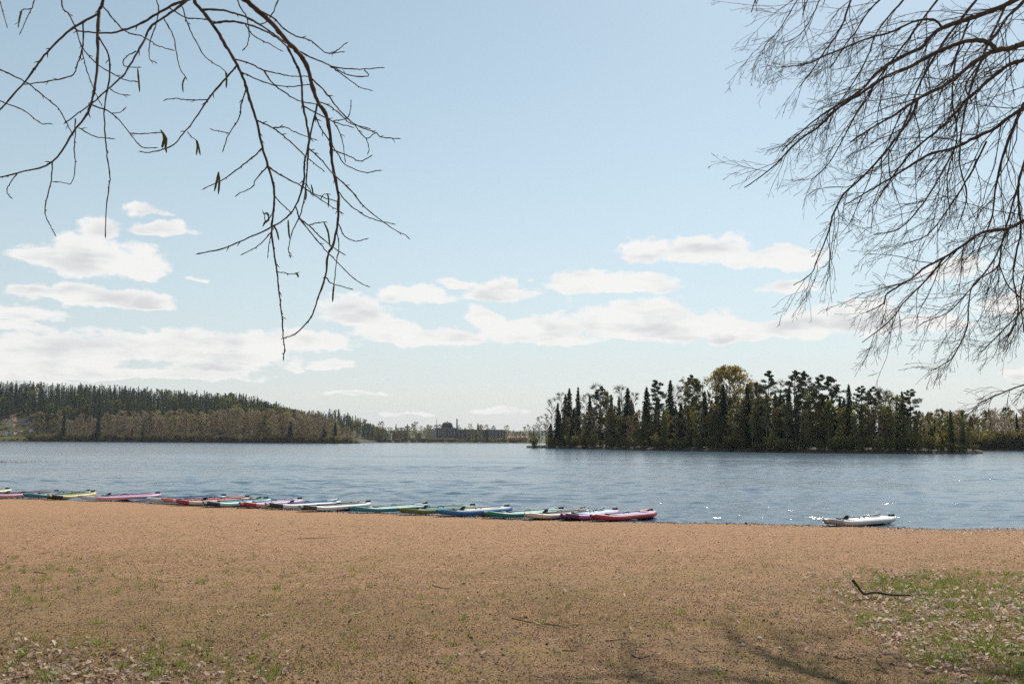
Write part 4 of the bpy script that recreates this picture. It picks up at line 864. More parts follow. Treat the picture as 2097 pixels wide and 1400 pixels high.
TW = [([(204,27),(171,45),(136,68),(100,104),(79,129),(54,164),(0,225),(-30,255)],5,3),([(395,-6),(379,2),(357,9),(321,29),(286,50),(246,64),(214,68),(164,64),(157,61)],6,3),
 ([(392,-8),(379,4),(357,21),(332,38),(307,57),(296,82),(271,125),(250,157),(221,182),(189,211),(154,236),(136,250)],5.5,2.2),([(160,-120),(127,0),(143,32),(157,64),(168,96),(200,132),(229,150),(257,164),(277,167)],4,2),
 ([(170,46),(170,93),(157,136),(146,155),(100,166),(54,173)],3,2),([(168,100),(175,132),(186,168),(200,200),(207,214)],2.6,1.8),([(-60,118),(0,143),(25,154),(57,171),(93,200),(118,221),(136,250),(146,271)],3.2,2),
 ([(-50,190),(0,207),(46,225),(71,243),(86,253),(100,253)],2.8,1.8),([(202,75),(221,111),(225,150),(218,193),(213,232),(216,286),(221,329),(225,368),(218,421),(216,479)],3.4,2),([(186,214),(229,232),(264,271),(289,300),(314,303)],3,1.8),
 ([(266,273),(296,274),(325,271)],2.2,1.8),([(161,262),(193,279),(227,284)],2.6,1.6),([(154,243),(154,275),(152,304),(154,336),(146,375),(118,372)],2.6,1.6),([(107,332),(105,368),(95,411),(93,439),(104,464),(112,478)],3,1.8),([(36,354),(18,379),(14,393),(20,402)],2.4,1.6),
 ([(210,13),(236,43),(257,64),(296,77),(321,93),(348,102)],3,1.8),([(318,-40),(321,0),(325,21),(318,54),(307,89),(307,121),(318,127)],3,1.8),([(336,39),(354,71),(361,107),(368,139),(379,157)],2.6,1.8),([(373,14),(386,54),(404,89),(421,118),(450,137),(462,147)],2.8,1.8),
 ([(279,105),(257,118),(254,134),(282,139)],2.2,1.6),([(225,182),(240,191),(257,195)],2.2,1.6),([(229,232),(243,231),(254,225)],2,1.5),([(90,-60),(70,0),(64,18),(45,21),(38,50)],2.6,1.8),([(64,18),(54,40),(43,66)],2.2,1.6),([(-20,-50),(0,4),(14,53)],2.6,1.6),
 ([(484,135),(463,160),(429,200),(400,243),(375,275),(350,300),(307,312),(290,311)],4,2),([(425,204),(386,205),(360,202),(339,204)],2.4,1.7),([(384,270),(392,280),(402,287)],2,1.6),([(346,16),(379,36),(411,39),(443,45)],3,2),
 ([(588,95),(606,131),(617,163),(620,211),(629,257),(633,289),(624,329),(623,346),(621,377),(606,420),(589,443),(560,463),(500,491),(457,509),(410,518)],5,2.4),([(651,211),(643,243),(634,286),(629,343),(626,386),(617,434),(600,471),(591,509),(594,523)],4.2,1.7),
 ([(528,21),(560,37),(583,60),(606,74),(637,84),(663,106),(680,110),(700,106)],4,1.8),([(680,109),(694,101),(706,90)],2.4,1.6),([(606,102),(629,114),(657,126),(683,137),(714,141),(743,142),(781,139)],3.6,1.8),([(746,143),(754,156),(714,154),(683,139)],2.4,2),([(684,139),(691,146),(723,169),(737,179),(757,184)],2.6,1.6),
 ([(412,20),(451,21),(486,29),(514,40),(537,54),(560,69),(583,86)],4.5,3),([(436,48),(471,44),(506,50),(537,61),(566,77),(589,97)],4.8,3),([(480,-40),(486,0),(497,23),(506,37),(510,69),(507,91),(499,101)],3,1.8),([(503,52),(520,74),(549,89),(573,102)],2.8,1.7),([(574,-10),(557,29),(537,49),(510,40)],2.8,2),
 ([(483,122),(511,130),(540,144),(571,151),(597,156),(629,157)],3.2,1.8),([(540,144),(554,166),(566,177),(589,194),(614,207),(649,214)],3,2),([(493,147),(529,164),(563,174),(594,177),(631,174)],2.8,1.7),([(504,183),(494,214),(489,243),(469,274),(457,306)],3,1.7),([(469,273),(452,269),(434,266)],2.2,1.6),
 ([(526,247),(560,263),(594,289),(623,317),(649,339),(663,349)],3.2,1.8),([(560,262),(583,261),(606,271),(643,286)],2.6,1.6),([(537,303),(517,323),(483,349),(451,371),(421,384)],3.2,1.8),([(549,341),(577,360),(617,381),(643,397),(686,411)],3.2,1.8),([(620,382),(657,409),(697,434)],2.4,1.7),([(547,341),(523,369),(517,383),(486,399)],2.6,1.7),
 ([(637,160),(666,189),(686,214),(709,240),(737,260),(769,271),(780,281),(813,284)],3.6,1.8),([(726,255),(749,283),(766,274)],2.2,1.6),([(750,282),(755,300),(756,309)],2,1.5),([(652,207),(680,220),(703,240),(720,254),(754,262)],2.8,1.7),([(622,218),(643,229),(683,249),(717,259)],3,1.8),([(683,248),(709,243),(717,229),(719,210)],2.4,1.6),
 ([(645,236),(657,263),(671,283),(691,314),(706,336),(746,353),(774,349)],3,1.8),([(679,306),(714,320),(737,330),(757,321)],2.8,1.8),([(684,249),(700,283),(706,326)],2.4,1.6),([(633,305),(657,326),(680,354),(703,374),(726,397)],3,2),([(690,363),(717,389),(746,423),(780,451),(806,469),(834,484)],3,1.7),([(692,391),(714,417),(743,439),(769,450),(803,458)],2.8,1.7),
 ([(693,458),(706,483),(729,494),(747,489)],2.6,1.7),([(606,424),(614,446),(637,466),(657,486),(683,506),(703,520)],3,1.8),([(611,444),(649,491),(674,520),(700,546),(723,569),(750,585)],2.8,1.6),([(690,472),(694,506),(689,537),(684,583)],2.4,1.7),([(666,566),(680,580),(717,591)],2.6,1.7),([(555,476),(529,503),(499,519)],2.4,1.6),([(555,478),(550,506),(549,523)],2.2,1.5),
 ([(568,556),(597,561),(606,560)],2.2,1.6),([(561,400),(580,420),(594,434)],2.6,2),([(634,461),(648,457),(663,455)],2.2,1.8),([(618,380),(627,377),(637,392)],2,1.6),([(657,408),(662,399),(670,397)],2,1.6),([(556,440),(545,455),(541,438)],2.4,1.8)]
twigs = MB(); bud = []
def wood(T_, P, t0, t1, sl, name, root, origin, spur_gap=26, mat='branchbark', spur=(6, 18)):
    W3, R3 = T_.chain(P, t0, t1, sl); kn = 1 + .22 * (rng.random(len(R3)) > .7)
    mb = MB(); tube(mb, W3 - origin, R3 * kn * (.93 + .14 * rng.random(len(R3))), 6); mb.build(name, [M[mat]], root, True)
    return W3, R3
for P, t0, t1, sl in LIMBS: bud.append(wood(T, P, t0, t1, sl, 'bough', birch, L0))
for P, t0, t1 in TW: bud.append(wood(T, P, t0, t1, None, 'branch', birch, L0))
for W3, R3 in bud:                              # short spurs and buds along every twig
    seg = np.linalg.norm(np.diff(W3, axis=0), axis=1); L = seg.sum(); n = int(L / .045)
    for q in range(n):
        s_ = rnd.random(); k = min(int(s_ * (len(W3) - 1)), len(W3) - 2); c = W3[k] + (W3[k + 1] - W3[k]) * rnd.random()
        if c[2] > at(400, -60, 4)[2]: continue
        tdir = (W3[k + 1] - W3[k]) / (seg[k] + 1e-9); side = perp(tdir[None])[0]; l = rnd.choice([.005, .006, .007, .008, .010, .022]); dr = tdir * rnd.uniform(.8, 1.6) + side
        dr /= np.linalg.norm(dr); r0 = min(.0024, R3[k] * .8)
        tube(twigs, np.array([c, c + dr * l * .6, c + dr * l + np.array([0, 0, -.002])]) - L0, [r0, r0 * (.85 if l > .02 else 1.05), r0 * .3], 4)
    e = W3[-1]; d_ = W3[-1] - W3[-2]; d_ = d_ / np.linalg.norm(d_); r0 = max(R3[-1] * 1.5, .0022)
    tube(twigs, np.array([e - d_ * .004, e + d_ * .006, e + d_ * .018]) - L0, [r0 * .7, r0, r0 * .2], 5)
o = twigs.build('buds', [M['branchbark']], birch, True); o['kind'] = 'stuff'
for (pts, th) in [([(329,266),(336,280),(333,298),(331,302)],8),([(330,267),(340,284),(339,300),(341,313)],8),([(402,287),(404,300),(402,318)],6),([(403,287),(407,302),(410,318)],6),([(448,352),(444,370),(439,392)],7),([(447,352),(449,372),(447,398)],7),([(282,140),(284,165),(286,189)],6),([(379,158),(374,172),(375,190)],5),([(462,147),(464,162),(463,181)],6),
                  ([(541,438),(548,437),(550,450),(543,455),(538,464)],7),([(560,461),(567,474),(571,492)],6),([(590,450),(591,470),(593,489)],6),([(663,455),(671,472),(674,490),(675,504)],6),([(684,583),(682,600),(681,618)],6),([(605,560),(609,562),(611,568)],6),([(637,378),(640,390),(641,403)],5),([(670,396),(673,408),(672,425)],5),([(626,386),(627,400),(625,411)],5),([(45,21),(41,34),(38,50)],6),([(463,150),(464,168),(464,178)],5)]:
    q = np.linalg.norm(T.pts[:, :2] - np.array(pts[0]), axis=1); d = T.pts[q.argmin(), 2]; P = np.array(pts, float); u = np.linspace(0, len(P) - 1, 10)
    W3 = np.array([at(a, b, d) for a, b in np.stack([cat(P[:, 0], u), cat(P[:, 1], u)], 1)]); r = th * .62 / 2 / F * d * np.array([.45, .85, 1, 1.05, 1, 1, 1, .95, .8, .35]); r *= 1 + .14 * np.array([0, 1, 0, 1, 0, 1, 0, 1, 0, 0])
    mb = MB(); tube(mb, W3 - L0, r, 7); mb.build('catkin', [M['catkin']], birch, True)
top = at(-260, -760, T.pts[0, 2]) - L0
mb = MB(); tube(mb, [(0, 0, -.6), (.02, 0, .6), (.05, .05, 3), (-.05, .1, top[2] + .3), (.1, .1, top[2] + 4)], [.2, .16, .13, .11, .04], 12); mb.build('trunk', [M['birchbark']], birch, True)
mb = MB(); tube(mb, [(-.05, .1, top[2] - .25), top * .6 + np.array([0, 0, top[2] * .4 + .1]), top], [.05, .03, T.chains[0][1][0]], 8); mb.build('limb', [M['branchbark']], birch, True)

# ------------------------------------------------------------------ bare tree reaching in from the right
rt = empty('bare_tree', (8.4, 11.0, .35)); tag(rt, 'bare dark tree reaching its fine drooping branches in over the beach', 'tree'); LR = np.array(rt.location)
T2 = Tracer(rt, lambda a, b: 10.3 + .7 * math.sin(a / 140.0 + b / 90.0) + .8 * math.cos(b / 75.0))
RL = [([(2330,120),(2200,60),(2097,90),(2068,99),(2038,104),(2002,123),(1972,147),(1936,174),(1888,198),(1852,222),(1819,243),(1790,259),(1740,292)],22,3),
 ([(2330,-120),(2200,-60),(2077,0),(2050,15),(2005,32),(1975,42),(1930,57),(1906,75),(1885,99),(1840,120),(1795,150),(1765,183),(1729,207),(1690,231),(1650,262),(1600,310)],20,2),
 ([(2038,99),(2020,86),(1990,83),(1960,90),(1924,105),(1894,120),(1855,141),(1816,156),(1780,180),(1744,204),(1708,228),(1675,261),(1636,288),(1579,345),(1525,385)],13,1.8),
 ([(2300,60),(2180,100),(2097,123),(2068,132),(2035,156),(2005,183),(1978,207),(1960,228),(1924,264),(1880,300),(1840,345),(1790,420)],15,2.2),
 ([(2300,140),(2180,180),(2097,222),(2068,240),(2035,264),(1996,282),(1954,303),(1900,318),(1840,355),(1790,385),(1730,420)],15,2),
 ([(1880,203),(1867,237),(1843,273),(1810,315),(1780,348),(1750,378),(1726,400),(1707,437),(1698,471),(1677,523),(1661,560),(1624,584)],8,1.8),
 ([(2300,380),(2180,420),(2097,452),(2064,468),(2017,474),(1987,492),(1941,523),(1895,547),(1864,572),(1818,600),(1809,621),(1775,640)],13,2),
 ([(1935,527),(1895,575),(1849,621),(1824,655),(1766,701)],5,1.8),([(2100,324),(2079,400),(2064,452),(2051,501),(2042,547),(1996,578),(1984,621),(1981,667),(1965,707),(1947,735),(1915,756)],6,1.8),
 ([(2250,760),(2160,770),(2097,787),(2057,802),(2027,815),(2002,827)],6,1.8),([(2045,540),(2064,584),(2091,609),(2130,640)],4,2),([(1790,-70),(1744,0),(1726,48),(1708,81),(1684,111),(1666,141),(1636,180)],6,2),([(1860,-60),(1801,0),(1774,30),(1750,69),(1735,87),(1700,140)],6,2),([(1680,-60),(1640,-10),(1612,36),(1597,60),(1570,90),(1561,111)],4.5,1.7),
 ([(2150,-60),(2095,6),(2068,30),(2044,63),(2020,99),(2008,129),(1978,174),(1990,210)],9,3),([(1930,57),(1909,40),(1870,45),(1825,66),(1780,78),(1741,93),(1690,114),(1648,132),(1600,138)],7,1.7),
 ([(1990,30),(1960,110),(1950,200),(1960,280),(1940,360),(1945,430)],6,2),([(2060,10),(2010,120),(1975,230),(1965,330),(1980,400),(1960,470)],7,2),([(2097,210),(2060,300),(2040,380),(2030,450),(2000,520)],8,2.2),([(2110,300),(2085,380),(2090,470),(2075,560),(2085,640),(2060,700)],7,2),([(2130,440),(2110,520),(2090,600),(2097,680)],6,2),
 ([(1850,0),(1800,60),(1770,130),(1740,180),(1690,250)],5,1.8),([(1920,0),(1860,80),(1800,160),(1750,240),(1700,330),(1660,370)],6,1.8),([(2000,0),(1930,90),(1880,180),(1850,260),(1800,340),(1740,370)],7,1.8),([(2020,290),(1985,360),(1940,430),(1900,480),(1850,500)],6,1.8),([(1955,303),(1920,370),(1880,430),(1840,470),(1790,480)],5,1.8),([(2064,470),(2030,540),(1980,600),(1940,640),(1890,660)],5,1.8),([(1700,-50),(1670,20),(1640,70),(1600,90)],4,1.7),([(2200,560),(2130,600),(2080,650),(2040,690),(2010,720)],6,1.8)]
mains = [wood(T2, P, t0 * .74, t1, rnd.uniform(-.35, .35), 'branch', rt, LR) for P, t0, t1 in RL]
fine = MB()
def grow(W3, R3, n, lmin, lmax, level, r_scale):
    seg = np.linalg.norm(np.diff(W3, axis=0), axis=1); out = []
    for q in range(n):
        s_ = .06 + .92 * (q + rnd.random()) / n; k = min(int(s_ * (len(W3) - 1)), len(W3) - 2); c = W3[k] + (W3[k + 1] - W3[k]) * rnd.random()
        td = (W3[k + 1] - W3[k]) / (seg[k] + 1e-9); side = perp(td[None])[0]; side[1] *= .7
        dr = td * rnd.uniform(.45, 1.0) + side * rnd.uniform(.4, .9) + np.array([-.12, 0, -.10]); dr /= np.linalg.norm(dr)
        l = rnd.uniform(lmin, lmax) * (1.15 - .72 * s_); m_ = 6 if level == 1 else (4 if level == 2 else 3)
        st_ = l / (m_ - 1); P = [c]; d_ = dr
        for _ in range(m_ - 1):
            d_ = d_ + rng.normal(0, .17, 3) + np.array([-.04, 0, -.09 if level < 3 else -.02]); d_ /= np.linalg.norm(d_); P.append(P[-1] + d_ * st_)
        P = np.array(P); r0 = min(R3[k] * .6, [0, .0075, .0044, .0028][level]) * r_scale; R_ = np.linspace(r0, max(r0 * .45, .0021), m_)
        tube(fine, P - LR, R_, 4 if level == 1 else 3, cap=False); out.append((P, R_))
    return out
for W3, R3 in mains:
    Lm = np.linalg.norm(np.diff(W3, axis=0), axis=1).sum()
    lo = W3[:, 2].min() < at(1900, 700, 10.3)[2]
    l1 = grow(W3, R3, int(3 + Lm * 5.2), .2 if lo else .4, .55 if lo else 1.25, 1, .85)
    for a, b in l1:
        for c, d in grow(a, b, rnd.randint(4, 7), .15, .45, 2, .85): grow(c, d, rnd.randint(2, 4), .04, .13, 3, .85)
o = fine.build('twigs', [M['branchbark']], rt, True); o['kind'] = 'stuff'
mb = MB(); tube(mb, [(0, 0, -.6), (.05, 0, .5), (.1, 0, 2.5), (0, 0, 5), (.1, .2, 8), (0, .2, 12)], [.34, .26, .22, .19, .13, .04], 12); mb.build('trunk', [M['bark']], rt, True)
for W3, R3 in mains:
    if W3[0][0] > 5.7:
        e = W3[0] - LR; zt = min(11, max(.8, e[2] - .35 * abs(e[0]) + .6)); mb = MB(); b0 = np.array([.05, .05, zt])
        tube(mb, [b0, b0 * .5 + e * .5 + np.array([0, 0, .25]), e], [R3[0] * 1.7, R3[0] * 1.25, R3[0]], 7); mb.build('limb', [M['branchbark']], rt, True)

def shade_limb(pts, h, r0, r1, label_from):
    P = []
    for px, py in pts:
        p = on_z(px, py, .42); P.append(p + np.array(to_sun) * ((h - .1) / to_sun.z))
    P = np.array(P); k = np.linspace(0, len(P) - 1, (len(P) - 1) * 5 + 1); Q3 = np.stack([cat(P[:, c], k) for c in range(3)], 1); Q3[1:] += rng.normal(0, .03, Q3[1:].shape)
    full = np.vstack([np.array([8.5, 11.2, label_from]), (Q3[0] + np.array([8.5, 11.2, label_from])) / 2 + np.array([0, 0, .6]), Q3]); R_ = np.concatenate([[r0 * 1.5, r0 * 1.25], np.linspace(r0, r1, len(Q3))])
    mb = MB(); tube(mb, full - LR, R_, 7); mb.build('limb', [M['branchbark']], rt, True); return full, R_
hi = MB(); keep_fine = fine; fine = hi
for pts, r0, r1 in [([(2050,1450),(1760,1403),(1690,1385),(1630,1362),(1575,1335),(1530,1312),(1490,1288)], .085, .02), ([(1700,1470),(1600,1420),(1530,1390),(1470,1375),(1410,1372),(1370,1352)], .06, .015), ([(1640,1460),(1420,1420),(1320,1392),(1245,1378),(1200,1385)], .06, .02), ([(1690,1388),(1640,1340),(1615,1310),(1620,1280)], .035, .012)]:
    W3, R3 = shade_limb(pts, 11.0, r0 * .85, r1 * .9, 8.4)
    for a, b in grow(W3[2:], R3[2:], 6, .8, 2.2, 1, 2.6): grow(a, b, 2, .4, 1.0, 2, 2.2)
o = hi.build('twigs', [M['branchbark']], rt, True); o['kind'] = 'stuff'; fine = keep_fine

# ------------------------------------------------------------------ what lies and grows on the beach
def turf_mask(x, y):                            # the grassy, leafy corner at the right
    return np.clip((x - (1.75 + .15 * y) + 1.0 * (fbm(x * .8, y * .8, 71) - .5)) / 1.3, 0, 1) * np.clip((14.6 - y) / 2.2, 0, 1)
def left_mask(x, y): return np.clip((-x - 1.2 + 1.2 * (fbm(x, y, 73) - .5)) / 1.8, 0, 1) * np.clip((8.9 - y) / 1.9, 0, 1)
def scatter(n, ymin=6.3, ymax=24.0, power=1.0, sd=1):
    g = np.random.default_rng(sd); u = g.random(n)
    y = ymin * (ymax / ymin) ** u if power == 1 else (ymin ** 2 + u * (ymax ** 2 - ymin ** 2)) ** .5
    x = (g.random(n) * 2 - 1) * .56 * y; keep = y < shore_y(x) - .3
    return x[keep], y[keep], g
M['straw'] = leafmat('dry straw and moss', (0.07, 0.04, 0.024), (0.56, 0.36, 0.20), .2, .01)
M['grass'] = leafmat('fresh grass', (0.11, 0.135, 0.028), (0.30, 0.33, 0.085), .5, .02)
M['oldgrass'] = leafmat('olive moss and old grass', (0.13, 0.12, 0.03), (0.34, 0.31, 0.085), .4, .02)
M['leaf'] = leafmat('dry fallen leaf', (0.24, 0.15, 0.095), (0.86, 0.69, 0.57), .35, .012)
x, y, g = scatter(230000, 6.3, 23, 1, 5)
cl = fbm(x * 2.0, y * 1.3, 60, 4); keep = g.random(len(x)) < np.clip(.25 + 2.2 * (cl - .42), .1, 1) * np.clip(1.25 - y / 24, .25, 1); x, y = x[keep], y[keep]; n = len(x)
A = np.stack([x, y, beach_z(x, y) - .002], 1); a = g.uniform(0, 6.28, n); l = g.uniform(.010, .042, n) * (1 + (g.random(n) > .96) * 1.6); tl = g.uniform(.05, 1.0, n)
B = A + np.stack([np.cos(a) * l, np.sin(a) * l, l * tl], 1); wv = np.stack([-np.sin(a), np.cos(a), 0 * a], 1) * g.uniform(.0016, .0045, n)[:, None]
mb = MB(); blades(mb, A, B, wv, 0, np.clip(g.normal(.45, .3, n), 0, 1)); tag(mb.build('dry_straw', [M['straw']]), 'short dry straw and needles strewn over the sand', kind='stuff')
# pebbles and crumbs of soil too many to count
M['crumb'] = leafmat('gravel and soil crumbs', (0.09, 0.06, 0.045), (0.58, 0.44, 0.34), 0.0, .01)
x, y, g = scatter(90000, 6.3, 25, 1, 6); n = len(x); r = g.uniform(.003, .010, n) * (1 + (g.random(n) > .97) * 1.0); c = np.stack([x, y, beach_z(x, y) + r * .25], 1)
oct_ = np.array([(1, 0, 0), (0, 1, 0), (-1, 0, 0), (0, -1, 0), (0, 0, .7)]); V = (c[:, None] + oct_[None] * (r[:, None, None] * g.uniform(.6, 1.3, (n, 5, 1)))).reshape(-1, 3)
f = (np.array([(0, 1, 4), (1, 2, 4), (2, 3, 4), (3, 0, 4)])[None] + (np.arange(n) * 5)[:, None, None]).reshape(-1, 3)
mb = MB(); mb.add(V, f, 0, np.repeat(np.clip(g.normal(.45, .28, n), 0, 1), 4)); tag(mb.build('gravel', [M['crumb']]), 'fine gravel and soil crumbs on the sand', kind='stuff')
x = g.uniform(-24, 18, 9000); y = shore_y(x) - g.normal(.35, .55, 9000); n = len(x); r = g.uniform(.006, .024, n) * (1 + (g.random(n) > .96)); c = np.stack([x, y, beach_z(x, y) + r * .2], 1); ok_ = c[:, 2] > -.02; c, r = c[ok_], r[ok_]; n = len(c)
V = (c[:, None] + oct_[None] * (r[:, None, None] * g.uniform(.6, 1.4, (n, 5, 1)))).reshape(-1, 3); f = (np.array([(0, 1, 4), (1, 2, 4), (2, 3, 4), (3, 0, 4)])[None] + (np.arange(n) * 5)[:, None, None]).reshape(-1, 3)
mb = MB(); mb.add(V, f, 0, np.repeat(np.clip(g.normal(.42, .35, n), 0, 1), 4)); tag(mb.build('shore_pebbles', [M['crumb']]), 'pebbles and washed up crumbs along the water line', kind='stuff')
# grass: short olive nap in patches everywhere, fresh tufts at the right and lower left
x, y, g = scatter(330000, 6.3, 20, 1, 8); pat = fbm(x * .9, y * .6, 81, 4) + .12 * np.clip((11 - y) / 4, 0, 1) + .10 * np.clip(-x / 4, 0, 1) * np.clip((14 - y) / 5, 0, 1); k = g.random(len(x)) < np.clip((pat - .47) * 3.4, 0, 1) * np.clip((19.5 - y) / 9, .1, 1) * .75 + .55 * turf_mask(x, y); x, y = x[k], y[k]; n = len(x)
A = np.stack([x, y, beach_z(x, y) - .003], 1); l = g.uniform(.012, .038, n); a = g.uniform(0, 6.28, n); B = A + np.stack([np.cos(a) * l * .7, np.sin(a) * l * .7, l * g.uniform(.3, .9, n)], 1)
mb = MB(); blades(mb, A, B, np.stack([-np.sin(a), np.cos(a), 0 * a], 1) * g.uniform(.0015, .003, n)[:, None], 0, np.clip(g.normal(.5, .3, n), 0, 1)); tag(mb.build('short_grass', [M['oldgrass']]), 'short olive grass and moss in patches on the sand', kind='stuff')
g = np.random.default_rng(12); As, Bs, Ws = [], [], []
yy_ = 6.3 * (15.5 / 6.3) ** g.random(16000); xx_ = (g.random(16000) * 2 - 1) * .56 * yy_
mk_ = turf_mask(xx_, yy_) * (0.14 + .80 * (fbm(xx_ * 1.6, yy_ * 1.6, 91) > .46)) + .30 * left_mask(xx_, yy_) * (fbm(xx_ * 1.6, yy_ * 1.6, 92) > .5) + .012 + .10 * np.clip((-xx_ - 2.2) / 2, 0, 1) * (fbm(xx_, yy_, 93) > .5)
ok_ = g.random(16000) < mk_; zz_ = beach_z(xx_, yy_)
for xx, yy, z0_ in zip(xx_[ok_], yy_[ok_], zz_[ok_]):
    nb = g.integers(10, 34); rr = g.uniform(.02, .07); hh = g.uniform(.025, .095)
    a = g.uniform(0, 6.28, nb); r = rr * g.random(nb) ** .5; bx, by = xx + r * np.cos(a), yy + r * np.sin(a); bz = np.full(nb, z0_ - .004)
    Ab = np.stack([bx, by, bz], 1); l = hh * g.uniform(.5, 1.2, nb); dv = np.stack([np.cos(a) * .5 + g.normal(0, .3, nb), np.sin(a) * .5 + g.normal(0, .3, nb), np.ones(nb)], 1)
    As.append(Ab); Bs.append(Ab + dv * l[:, None]); Ws.append(np.stack([-np.sin(a), np.cos(a), 0 * a], 1) * g.uniform(.0018, .0036, nb)[:, None])
A, B, Wd = np.concatenate(As), np.concatenate(Bs), np.concatenate(Ws)
mb = MB(); blades(mb, A, B, Wd, 0, np.clip(g.normal(.5, .28, len(A)), 0, 1)); tag(mb.build('fresh_grass', [M['grass']]), 'fresh green grass tufts among fallen leaves', kind='stuff')
# fallen leaves
def leaf_mb(sd):
    g = np.random.default_rng(sd); V = []; cu = g.uniform(.1, .5) * g.choice([-1, 1]); tw = g.uniform(-.5, .5); ar = g.uniform(.42, .7)
    for a, b in ((0, .05), (.25, .8), (.55, 1.0), (.8, .62), (1.0, .06)):
        for s_ in (-1, 0, 1):
            yv = s_ * b * ar * .5; V.append((a - .5, yv, cu * ((a - .5) ** 2) * 1.4 + abs(yv) * g.uniform(.1, .7) + tw * yv * (a - .5)))
    V = np.array(V); V[:, 2] -= V[:, 2].min(); i = np.arange(4)[:, None] * 3; j = np.arange(2)[None]
    mb = MB(); mb.add(V, np.stack([i + j, i + j + 1, i + 4 + j, i + 3 + j], -1).reshape(-1, 4), 0, .5 + g.normal(0, .1)); return mb
leaf_protos = [leaf_mb(s_) for s_ in range(300, 310)]
LEAF = [b.mesh('fallen_leaf', [M['leaf']], True) for b in leaf_protos]
g = np.random.default_rng(15); NL = 110000
yy_ = 6.3 * (25.0 / 6.3) ** g.random(NL); xx_ = (g.random(NL) * 2 - 1) * .57 * yy_
gap = shore_y(xx_) - yy_
mk_ = .95 * turf_mask(xx_, yy_) * np.clip((fbm(xx_ * 1.3, yy_ * 1.3, 95) - .36) * 4, .15, 1) + left_mask(xx_, yy_) * .45 + .003 + .55 * ((gap > .8) & (gap < 3.0) & (xx_ > 8.6)) + .06 * ((gap > .3) & (gap < 1.8))
ok_ = (g.random(NL) < mk_ * .8) & (gap > .35); spots = list(zip(xx_[ok_], yy_[ok_]))[:15000]
spots.sort(key=lambda q: q[1]); pile = MB(); single = set(g.choice(1400, 280, replace=False).tolist())
for q, (xx, yy) in enumerate(spots):
    sz = g.uniform(.026, .066); v = g.integers(0, 10); rx, ry, rz = g.normal(0, .55), g.normal(0, .55), g.uniform(0, 6.28); zz = float(beach_z(xx, yy)) + .008 + .03 * g.random()
    if q in single:
        o = link('fallen_leaf', LEAF[v], None, (xx, yy, zz)); o.rotation_euler = (rx, ry, rz); o.scale = (sz * 1.15,) * 3
        if xx < 0: tag(o, 'dry pale brown fallen leaf in the litter away from the grassy corner', 'leaf', 'fallen leaves of the bare litter')
        else: tag(o, 'dry pale brown fallen leaf among the grass tufts', 'leaf', 'fallen leaves in the grass')
    else:
        Mx = np.eye(4); Mx[:3, :3] = np.array(Matrix.Rotation(rz, 3, 'Z') @ Matrix.Rotation(ry, 3, 'Y') @ Matrix.Rotation(rx, 3, 'X')) * sz; Mx[:3, 3] = (xx, yy, zz); pile.join(leaf_protos[v], Mx, 0, float(np.clip(g.normal(.14 if xx > 0 else -.22, .24), -.5, .5)))
tag(pile.build('leaf_litter', [M['leaf']], smooth=True), 'layer of dry fallen leaves on the ground', kind='stuff')
# sticks
M['stick'] = surf('weathered stick', (0.045, 0.035, 0.028), (0.10, 0.08, 0.06), .9, 25.0, bump=.003, bscale=60)
M['palestick'] = surf('bleached straw stem', (0.50, 0.40, 0.28), (0.62, 0.50, 0.36), .8, 25.0)
def gp(px, py, up=0.0):
    p = on_z(px, py, .4)
    for _ in range(8): p = on_z(px, py, float(beach_z(p[0], p[1])))
    p = p.copy(); p[2] += up; return p
def stick(pts, r0, r1, mat, label, extra=None):
    P = np.array([gp(a, b, u) for a, b, u in pts]); root = empty('stick', P[0]); tag(root, label, 'stick'); O = P[0]
    mb = MB(); k = np.linspace(0, len(P) - 1, (len(P) - 1) * 5 + 1); Q3 = np.stack([cat(P[:, c], k) for c in range(3)], 1); Q3[1:-1] += rng.normal(0, r0 * .35, Q3[1:-1].shape)
    tube(mb, Q3 - O, np.linspace(r0, r1, len(Q3)) * rng.uniform(.85, 1.15, len(Q3)), 7); mb.build('stem', [mat], root, True)
    for e in (extra or []):
        E = np.array([gp(a, b, u) for a, b, u in e]); mb = MB(); tube(mb, E - O, np.linspace(r0 * .7, r0 * .35, len(E)), 6); mb.build('side_twig', [mat], root, True)
ds = gp(1800, 1227)[1]; SP = [at(a, b, ds) for a, b in ((1746,1187),(1756,1199),(1769,1215),(1785,1213),(1800,1213),(1815,1216),(1840,1218),(1864,1218))]
r = empty('stick', SP[2]); tag(r, 'dark forked stick bent up at one end on the grassy sand', 'stick'); k = np.linspace(0, 7, 36); SP = np.array(SP)
Q3 = np.stack([cat(SP[:, c], k) for c in range(3)], 1) - SP[2]; mb = MB(); tube(mb, Q3, np.linspace(.017, .011, 36) * rng.uniform(.85, 1.15, 36), 7); mb.build('stem', [M['stick']], r, True)
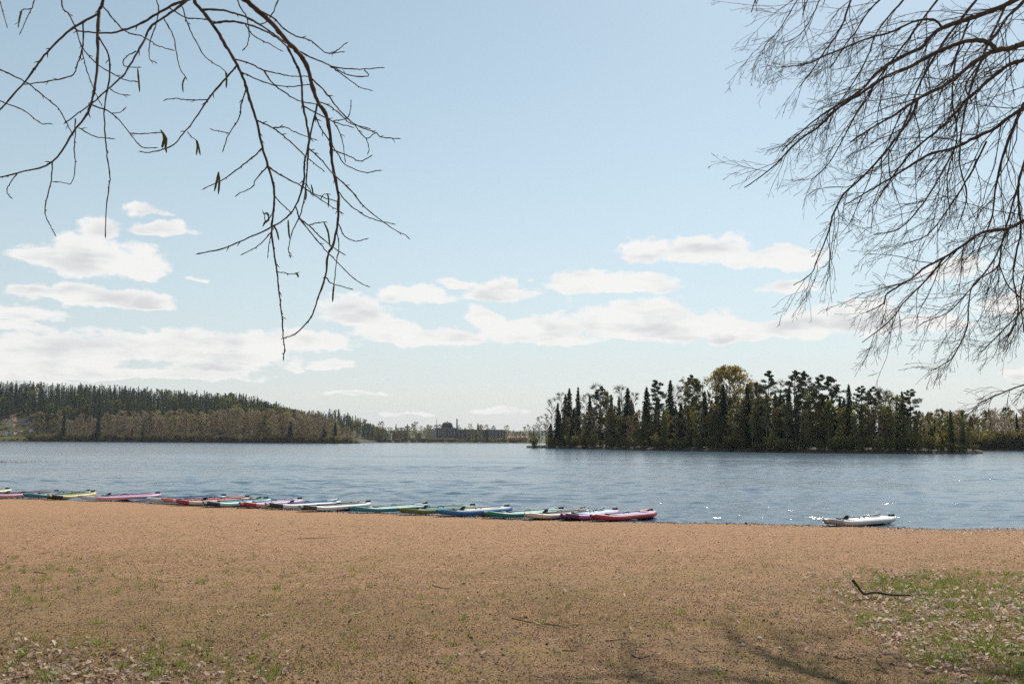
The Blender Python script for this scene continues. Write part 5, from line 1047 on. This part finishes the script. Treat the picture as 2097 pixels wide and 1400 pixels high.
ST = [([(1048,1266),(1075,1272),(1098,1276)],.007,'dark straight twig on the bare sand'),([(1116,1277),(1140,1281),(1165,1286)],.007,'dark thin twig in line with another twig'),([(1240,1313),(1262,1311),(1279,1309)],.006,'short grey twig lying level on the sand'),([(1293,1341),(1309,1348),(1330,1343)],.007,'hooked twig with a shallow bend'),
 ([(1360,1308),(1372,1311),(1376,1320)],.006,'small curled twig beside dark crumbs'),([(1420,1325),(1436,1335),(1462,1334)],.006,'crooked twig lying in branch shadow'),([(1152,1332),(1166,1333),(1180,1333)],.006,'tiny dark twig on worn turf'),([(1790,1370),(1806,1374),(1820,1380)],.007,'dark twig among grass and leaves'),([(1795,1345),(1798,1357),(1815,1375)],.006,'forked thin twig among fallen leaves'),([(1707,1345),(1728,1350),(1748,1347)],.006,'twig beside yellow moss'),
 ([(885,1198),(905,1204),(922,1206)],.007,'dark twig on sand in front of the boards'),([(70,1171),(84,1173),(96,1176)],.007,'dark twig in thin grass'),([(80,1134),(92,1132),(103,1131)],.006,'brown twig on open sand'),([(610,1103),(640,1102),(675,1101)],.008,'long dark twig near the boards')]
for pts, r, lb in ST: stick([(a, b, .006) for a, b in pts], r * .8, r * .45, M['stick'], lb)
for pts, lb in [([(718,1259),(735,1255),(752,1251)],'pale bent straw stem on brown sand'),([(535,1262),(542,1259),(549,1257)],'short pale straw stem in worn turf'),([(1183,1397),(1205,1398),(1232,1399)],'long pale straw stem in branch shadow'),([(300,1118),(308,1116),(316,1115)],'pale straw stem on open sand'),([(478,1247),(481,1243),(484,1240)],'upright pale straw stem'),([(34,1333),(42,1329),(48,1327)],'pale straw stem over leaf litter')]:
    stick([(a, b, .006) for a, b in pts], .004, .0025, M['palestick'], lb)
# pale stones
M['stone'] = surf('pale stone', (0.50, 0.43, 0.35), (0.66, 0.58, 0.48), .85, 40.0, bump=.003, bscale=60)
for q, (px, py, sz) in enumerate([(1306,1273,.018),(1521,1322,.028),(1556,1308,.03),(1396,1283,.014),(1474,1373,.02),(1597,1328,.024),(1160,1199,.022),(1215,1372,.014),(1423,1163,.014),(120,1126,.016),(940,1341,.02),(1510,1273,.014)]):
    p = gp(px, py); g = np.random.default_rng(400 + q); mb = MB(); rings = []
    for th in np.radians([-70, -35, 0, 35, 68]): rings.append([(math.cos(a) * math.cos(th) * g.uniform(.85, 1.15), math.sin(a) * math.cos(th) * .75 * g.uniform(.85, 1.15), .5 * math.sin(th)) for a in np.linspace(0, 6.283, 9)[:-1]])
    R_ = np.array(rings) * sz; i = np.arange(4)[:, None] * 8; j = np.arange(8)[None]; k = (j + 1) % 8
    mb.add(R_.reshape(-1, 3), np.stack([i + j, i + k, i + 8 + k, i + 8 + j], -1).reshape(-1, 4)); mb.add(R_[0], [list(range(7, -1, -1))]); mb.add(R_[-1], [list(range(8))])
    o = mb.build('stone', [M['stone']], smooth=True); o.location = p + np.array([0, 0, sz * .3]); o.rotation_euler = (0, 0, g.uniform(0, 6))
    tag(o, 'small pale stone lying on the brown sand', 'stone', 'pale stones scattered on the sand')
